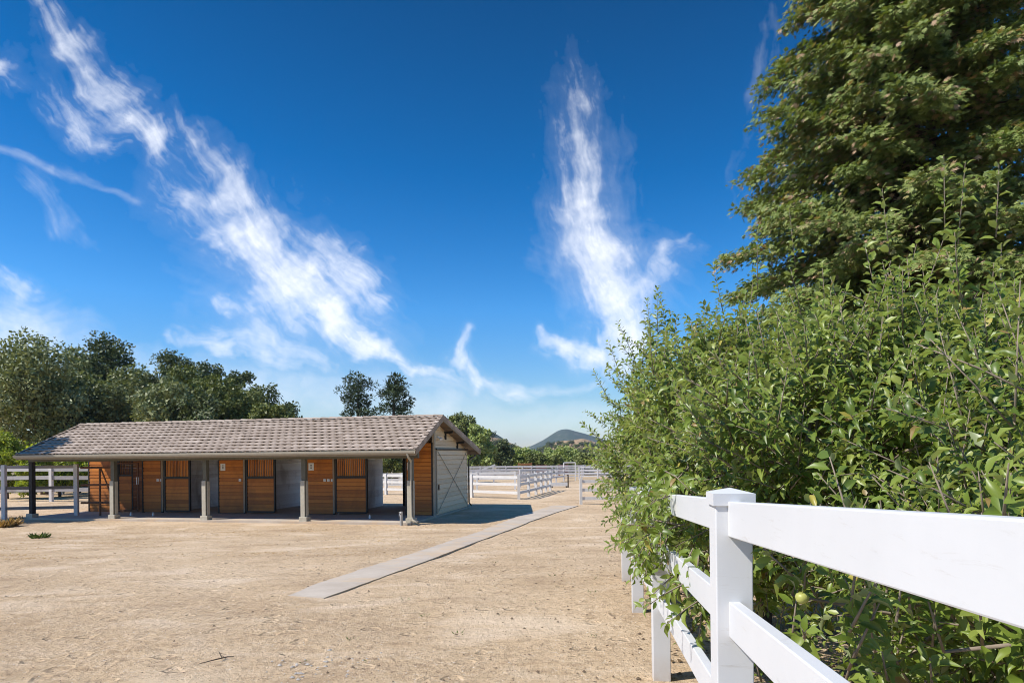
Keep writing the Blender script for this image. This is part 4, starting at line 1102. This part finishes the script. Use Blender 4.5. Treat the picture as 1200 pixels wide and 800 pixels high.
# cirrus: a thin sheet high on a sphere patch 9 km out, its cover stored per vertex
def vnoise(u, v, seed, per=512):
    rng = np.random.default_rng(seed); T = rng.random((per,per))
    iu = np.floor(u).astype(int); iv = np.floor(v).astype(int); fu = u-iu; fv = v-iv
    fu = fu*fu*(3-2*fu); fv = fv*fv*(3-2*fv)
    g = lambda a, b: T[a % per, b % per]
    return (g(iu,iv)*(1-fu)+g(iu+1,iv)*fu)*(1-fv)+(g(iu,iv+1)*(1-fu)+g(iu+1,iv+1)*fu)*fv
def fbm(u, v, seed, oct_=6, gain=.55):
    s = 0; a = 1; t = 0
    for o in range(oct_):
        s = s+a*vnoise(u*2**o+17.3*o, v*2**o+9.1*o, seed+o); t += a; a *= gain
    return s/t
def clouds():
    X = np.linspace(-60,1260,1000); Y = np.linspace(-40,528,430)
    U, Vv = np.meshgrid(X, Y)
    w1 = fbm(U/120,Vv/120,1,5)-.5; w2 = fbm(U/120,Vv/120,40,5)-.5
    w3 = fbm(U/32,Vv/32,60,5)-.5; w4 = fbm(U/32,Vv/32,80,5)-.5
    A = U+w1*50+w3*26; B = Vv+w2*50+w4*26
    w5 = fbm(U/45+w1*2,Vv/45+w2*2,70,6,.62)*1.6-.4
    dens = np.zeros_like(U)
    def stroke(pts, soft=1.0, fib=.74, seed=3, gain=1.0):
        nonlocal dens
        for (x0,y0,r0,i0),(x1,y1,r1,i1) in zip(pts[:-1],pts[1:]):
            bx, by = x1-x0, y1-y0; L = math.hypot(bx,by)
            t = ((A-x0)*bx+(B-y0)*by)/(L*L); tc = np.clip(t,0,1)
            dx = A-x0-bx*tc; dy = B-y0-by*tc; r = 1.12*(r0+(r1-r0)*tc); q = np.hypot(dx,dy)/r
            a = (i0+(i1-i0)*tc)*np.exp(-(q*(.82+.5*w5))**2*soft)
            sel = a > .004
            if not sel.any(): continue
            u_, v_ = U[sel]+w1[sel]*60, Vv[sel]+w2[sel]*60
            al = (u_*bx+v_*by)/L; ac = (-u_*by+v_*bx)/L
            # combs lean a little across the stroke
            f1 = fbm(al/90+ac/60, ac/11, seed, 5, .66); f2 = fbm(al/26-ac/30, ac/5.5, seed+31, 4, .7); f3 = fbm(u_/20, v_/20, seed+57, 5, .6)
            fb = np.clip((.50*f1+.22*f2+.28*f3-.28)/.42, 0, 1)
            aa = a[sel]; e = np.clip(aa*1.18-fib*(1-fb)*(1.0-.25*aa), 0, 1)
            e = np.clip(.80*e**1.15+.22*aa*fb**1.3, 0, .93)
            d0 = dens[sel]; dens[sel] = 1-(1-d0)*(1-np.where(d0 > .02, e*.75, e))
    stroke([(40,-10,16,.45),(85,50,22,.55),(125,105,26,.6),(175,160,22,.75),(190,175,14,.3)],seed=5)
    stroke([(60,95,22,.2),(95,145,20,.55),(125,160,16,.45)],seed=6)
    stroke([(-30,70,20,.5),(5,78,20,.65),(30,98,12,.4)],seed=7)
    stroke([(195,120,7,.25),(225,160,16,.45),(262,215,30,.7),(300,270,44,.9),(340,335,42,.95),(385,385,26,1.0),(430,418,15,.95),(480,440,10,.75),(540,452,7,.4)],seed=8)
    stroke([(175,190,20,.3),(215,225,30,.5),(270,265,30,.6)],seed=9)
    stroke([(345,255,10,.3),(385,295,24,.55),(415,335,28,.7),(434,364,15,.8)],seed=10)
    stroke([(425,290,12,.5),(395,320,20,.45)],seed=11)
    stroke([(200,395,6,.35),(260,403,12,.55),(320,415,16,.6),(390,440,10,.45)],seed=12)
    stroke([(262,362,8,.5),(310,395,12,.55),(370,425,14,.5)],seed=13)
    stroke([(541,395,9,.55),(535,425,12,.7),(560,450,10,.75),(620,470,5,.4)],seed=14)
    stroke([(-10,320,10,.3),(30,335,14,.55),(65,345,9,.4)],seed=15)
    stroke([(-30,370,36,.5),(40,385,34,.45),(120,395,20,.2)],seed=16,fib=.22)
    A0, B0 = A, B; A = U+(A-U)*.25; B = Vv+(B-Vv)*.25
    stroke([(-20,166,5,.30),(60,196,6,.30),(160,232,6,.2),(185,242,5,.08)],seed=17,fib=.22)
    A, B = A0, B0
    stroke([(40,215,14,.25),(70,250,18,.2),(120,285,10,.1)],seed=18,fib=.22)
    stroke([(660,60,16,.15),(680,120,24,.36),(692,180,27,.54),(690,240,28,.70),(702,290,28,.85),(722,340,28,.90),(732,385,30,.9),(725,430,28,.6)],seed=19)
    stroke([(655,250,14,.5),(672,285,20,.6),(705,320,22,.6)],seed=20)
    stroke([(815,275,8,.35),(780,298,13,.5),(740,335,16,.65)],seed=21)
    stroke([(632,392,7,.6),(660,402,13,.85),(700,415,16,.85),(730,425,14,.6)],seed=22)
    stroke([(760,330,10,.3),(752,380,16,.4)],seed=23)
    stroke([(690,150,46,.13),(700,300,58,.24),(760,320,56,.14)],seed=24,fib=.12)
    stroke([(908,20,16,.16),(885,120,20,.12),(868,230,20,.07)],seed=25,fib=.22)
    stroke([(480,452,10,.3),(600,458,8,.35),(700,460,6,.3)],seed=26,fib=.22)
    stroke([(-60,425,44,.42),(120,440,34,.40),(300,462,28,.42),(520,482,22,.32),(720,500,14,.25)],seed=27,fib=.12)
    stroke([(250,300,60,.10),(330,340,80,.16),(430,420,50,.12)],seed=28,fib=.10)
    fine = fbm(U/7,Vv/7,90,4,.6)
    dens = np.clip(dens*(.80+.40*fine),0,1)*.86
    # to directions on the sphere patch
    u = (U-600)/747; v = (532-Vv)/747; r = .011
    DX = u*math.cos(r)+v*math.sin(r); DZ = -u*math.sin(r)+v*math.cos(r)
    d = np.stack([DX,np.ones_like(DX),DZ],2); d /= np.linalg.norm(d,axis=2,keepdims=True)
    P = d*9000+np.array([0,0,1.55])
    h, wd = U.shape
    I = np.arange(h*wd).reshape(h,wd)
    F = np.stack([I[:-1,:-1],I[1:,:-1],I[1:,1:],I[:-1,1:]],2).reshape(-1,4)
    keep = dens.ravel()[F].max(1) > .012; F = F[keep]
    ids, inv = np.unique(F, return_inverse=True); F = inv.reshape(-1,4)
    V3 = P.reshape(-1,3)[ids]; dn = dens.ravel()[ids]
    me = bpy.data.meshes.new('cirrus_clouds')
    me.vertices.add(len(V3)); me.vertices.foreach_set('co', V3.astype(np.float32).ravel())
    me.loops.add(F.size); me.loops.foreach_set('vertex_index', F.astype(np.int32).ravel())
    me.polygons.add(len(F)); me.polygons.foreach_set('loop_start', (np.arange(len(F))*4).astype(np.int32))
    me.polygons.foreach_set('use_smooth', np.ones(len(F),bool))
    at_ = me.attributes.new('cover','FLOAT','POINT'); at_.data.foreach_set('value', dn.astype(np.float32))
    me.update(calc_edges=True)
    m, nt, out = mat('cirrus')
    a = nt.nodes.new('ShaderNodeAttribute'); a.attribute_name = 'cover'
    tr = nt.nodes.new('ShaderNodeBsdfTransparent'); em = nd(nt, 'ShaderNodeEmission', i_Strength=1.0); em.inputs[0].default_value = (.93,.95,1,1)
    ms = nt.nodes.new('ShaderNodeMixShader'); nt.links.new(a.outputs['Fac'], ms.inputs[0]); nt.links.new(tr.outputs[0], ms.inputs[1]); nt.links.new(em.outputs[0], ms.inputs[2])
    nt.links.new(ms.outputs[0], out.inputs[0]); m.cycles.emission_sampling = 'NONE'
    tag(link('cirrus_clouds', me, m), 'wispy white cirrus streaks across the deep blue sky', 'clouds', None, 'stuff')
clouds()

# ------------------------------------------------------------------ air
mb = MB(); mb.box(-3800,3800,-60,5200,-9,125)
m, nt, out = mat('air'); pv = nt.nodes.new('ShaderNodeVolumePrincipled'); pv.inputs['Color'].default_value = (.62,.74,.95,1)
pv.inputs['Density'].default_value = .00013; nt.links.new(pv.outputs[0], out.inputs['Volume'])
tag(mb.build('haze', m), 'thin pale blue haze over the distant hills', 'haze', None, 'stuff')

# ------------------------------------------------------------------ camera and output
cd = bpy.data.cameras.new('camera'); cam = bpy.data.objects.new('camera', cd); COL.objects.link(cam)
cd.sensor_width = 36; cd.lens = 747/1200*36; cd.shift_y = 132/1200; cd.clip_start = .05; cd.clip_end = 40000
cam.matrix_world = Matrix.Translation((0,0,1.55)) @ Matrix.Rotation(R(90),4,'X') @ Matrix.Rotation(-.011,4,'Z')
scene.camera = cam
scene.view_settings.view_transform = 'Standard'; scene.view_settings.look = 'None'
scene.view_settings.exposure = .35; scene.view_settings.gamma = 1
scene.cycles.max_bounces = 8; scene.cycles.diffuse_bounces = 4; scene.cycles.transparent_max_bounces = 8
scene.cycles.use_denoising = True
scene.cycles.filter_width = 1.0
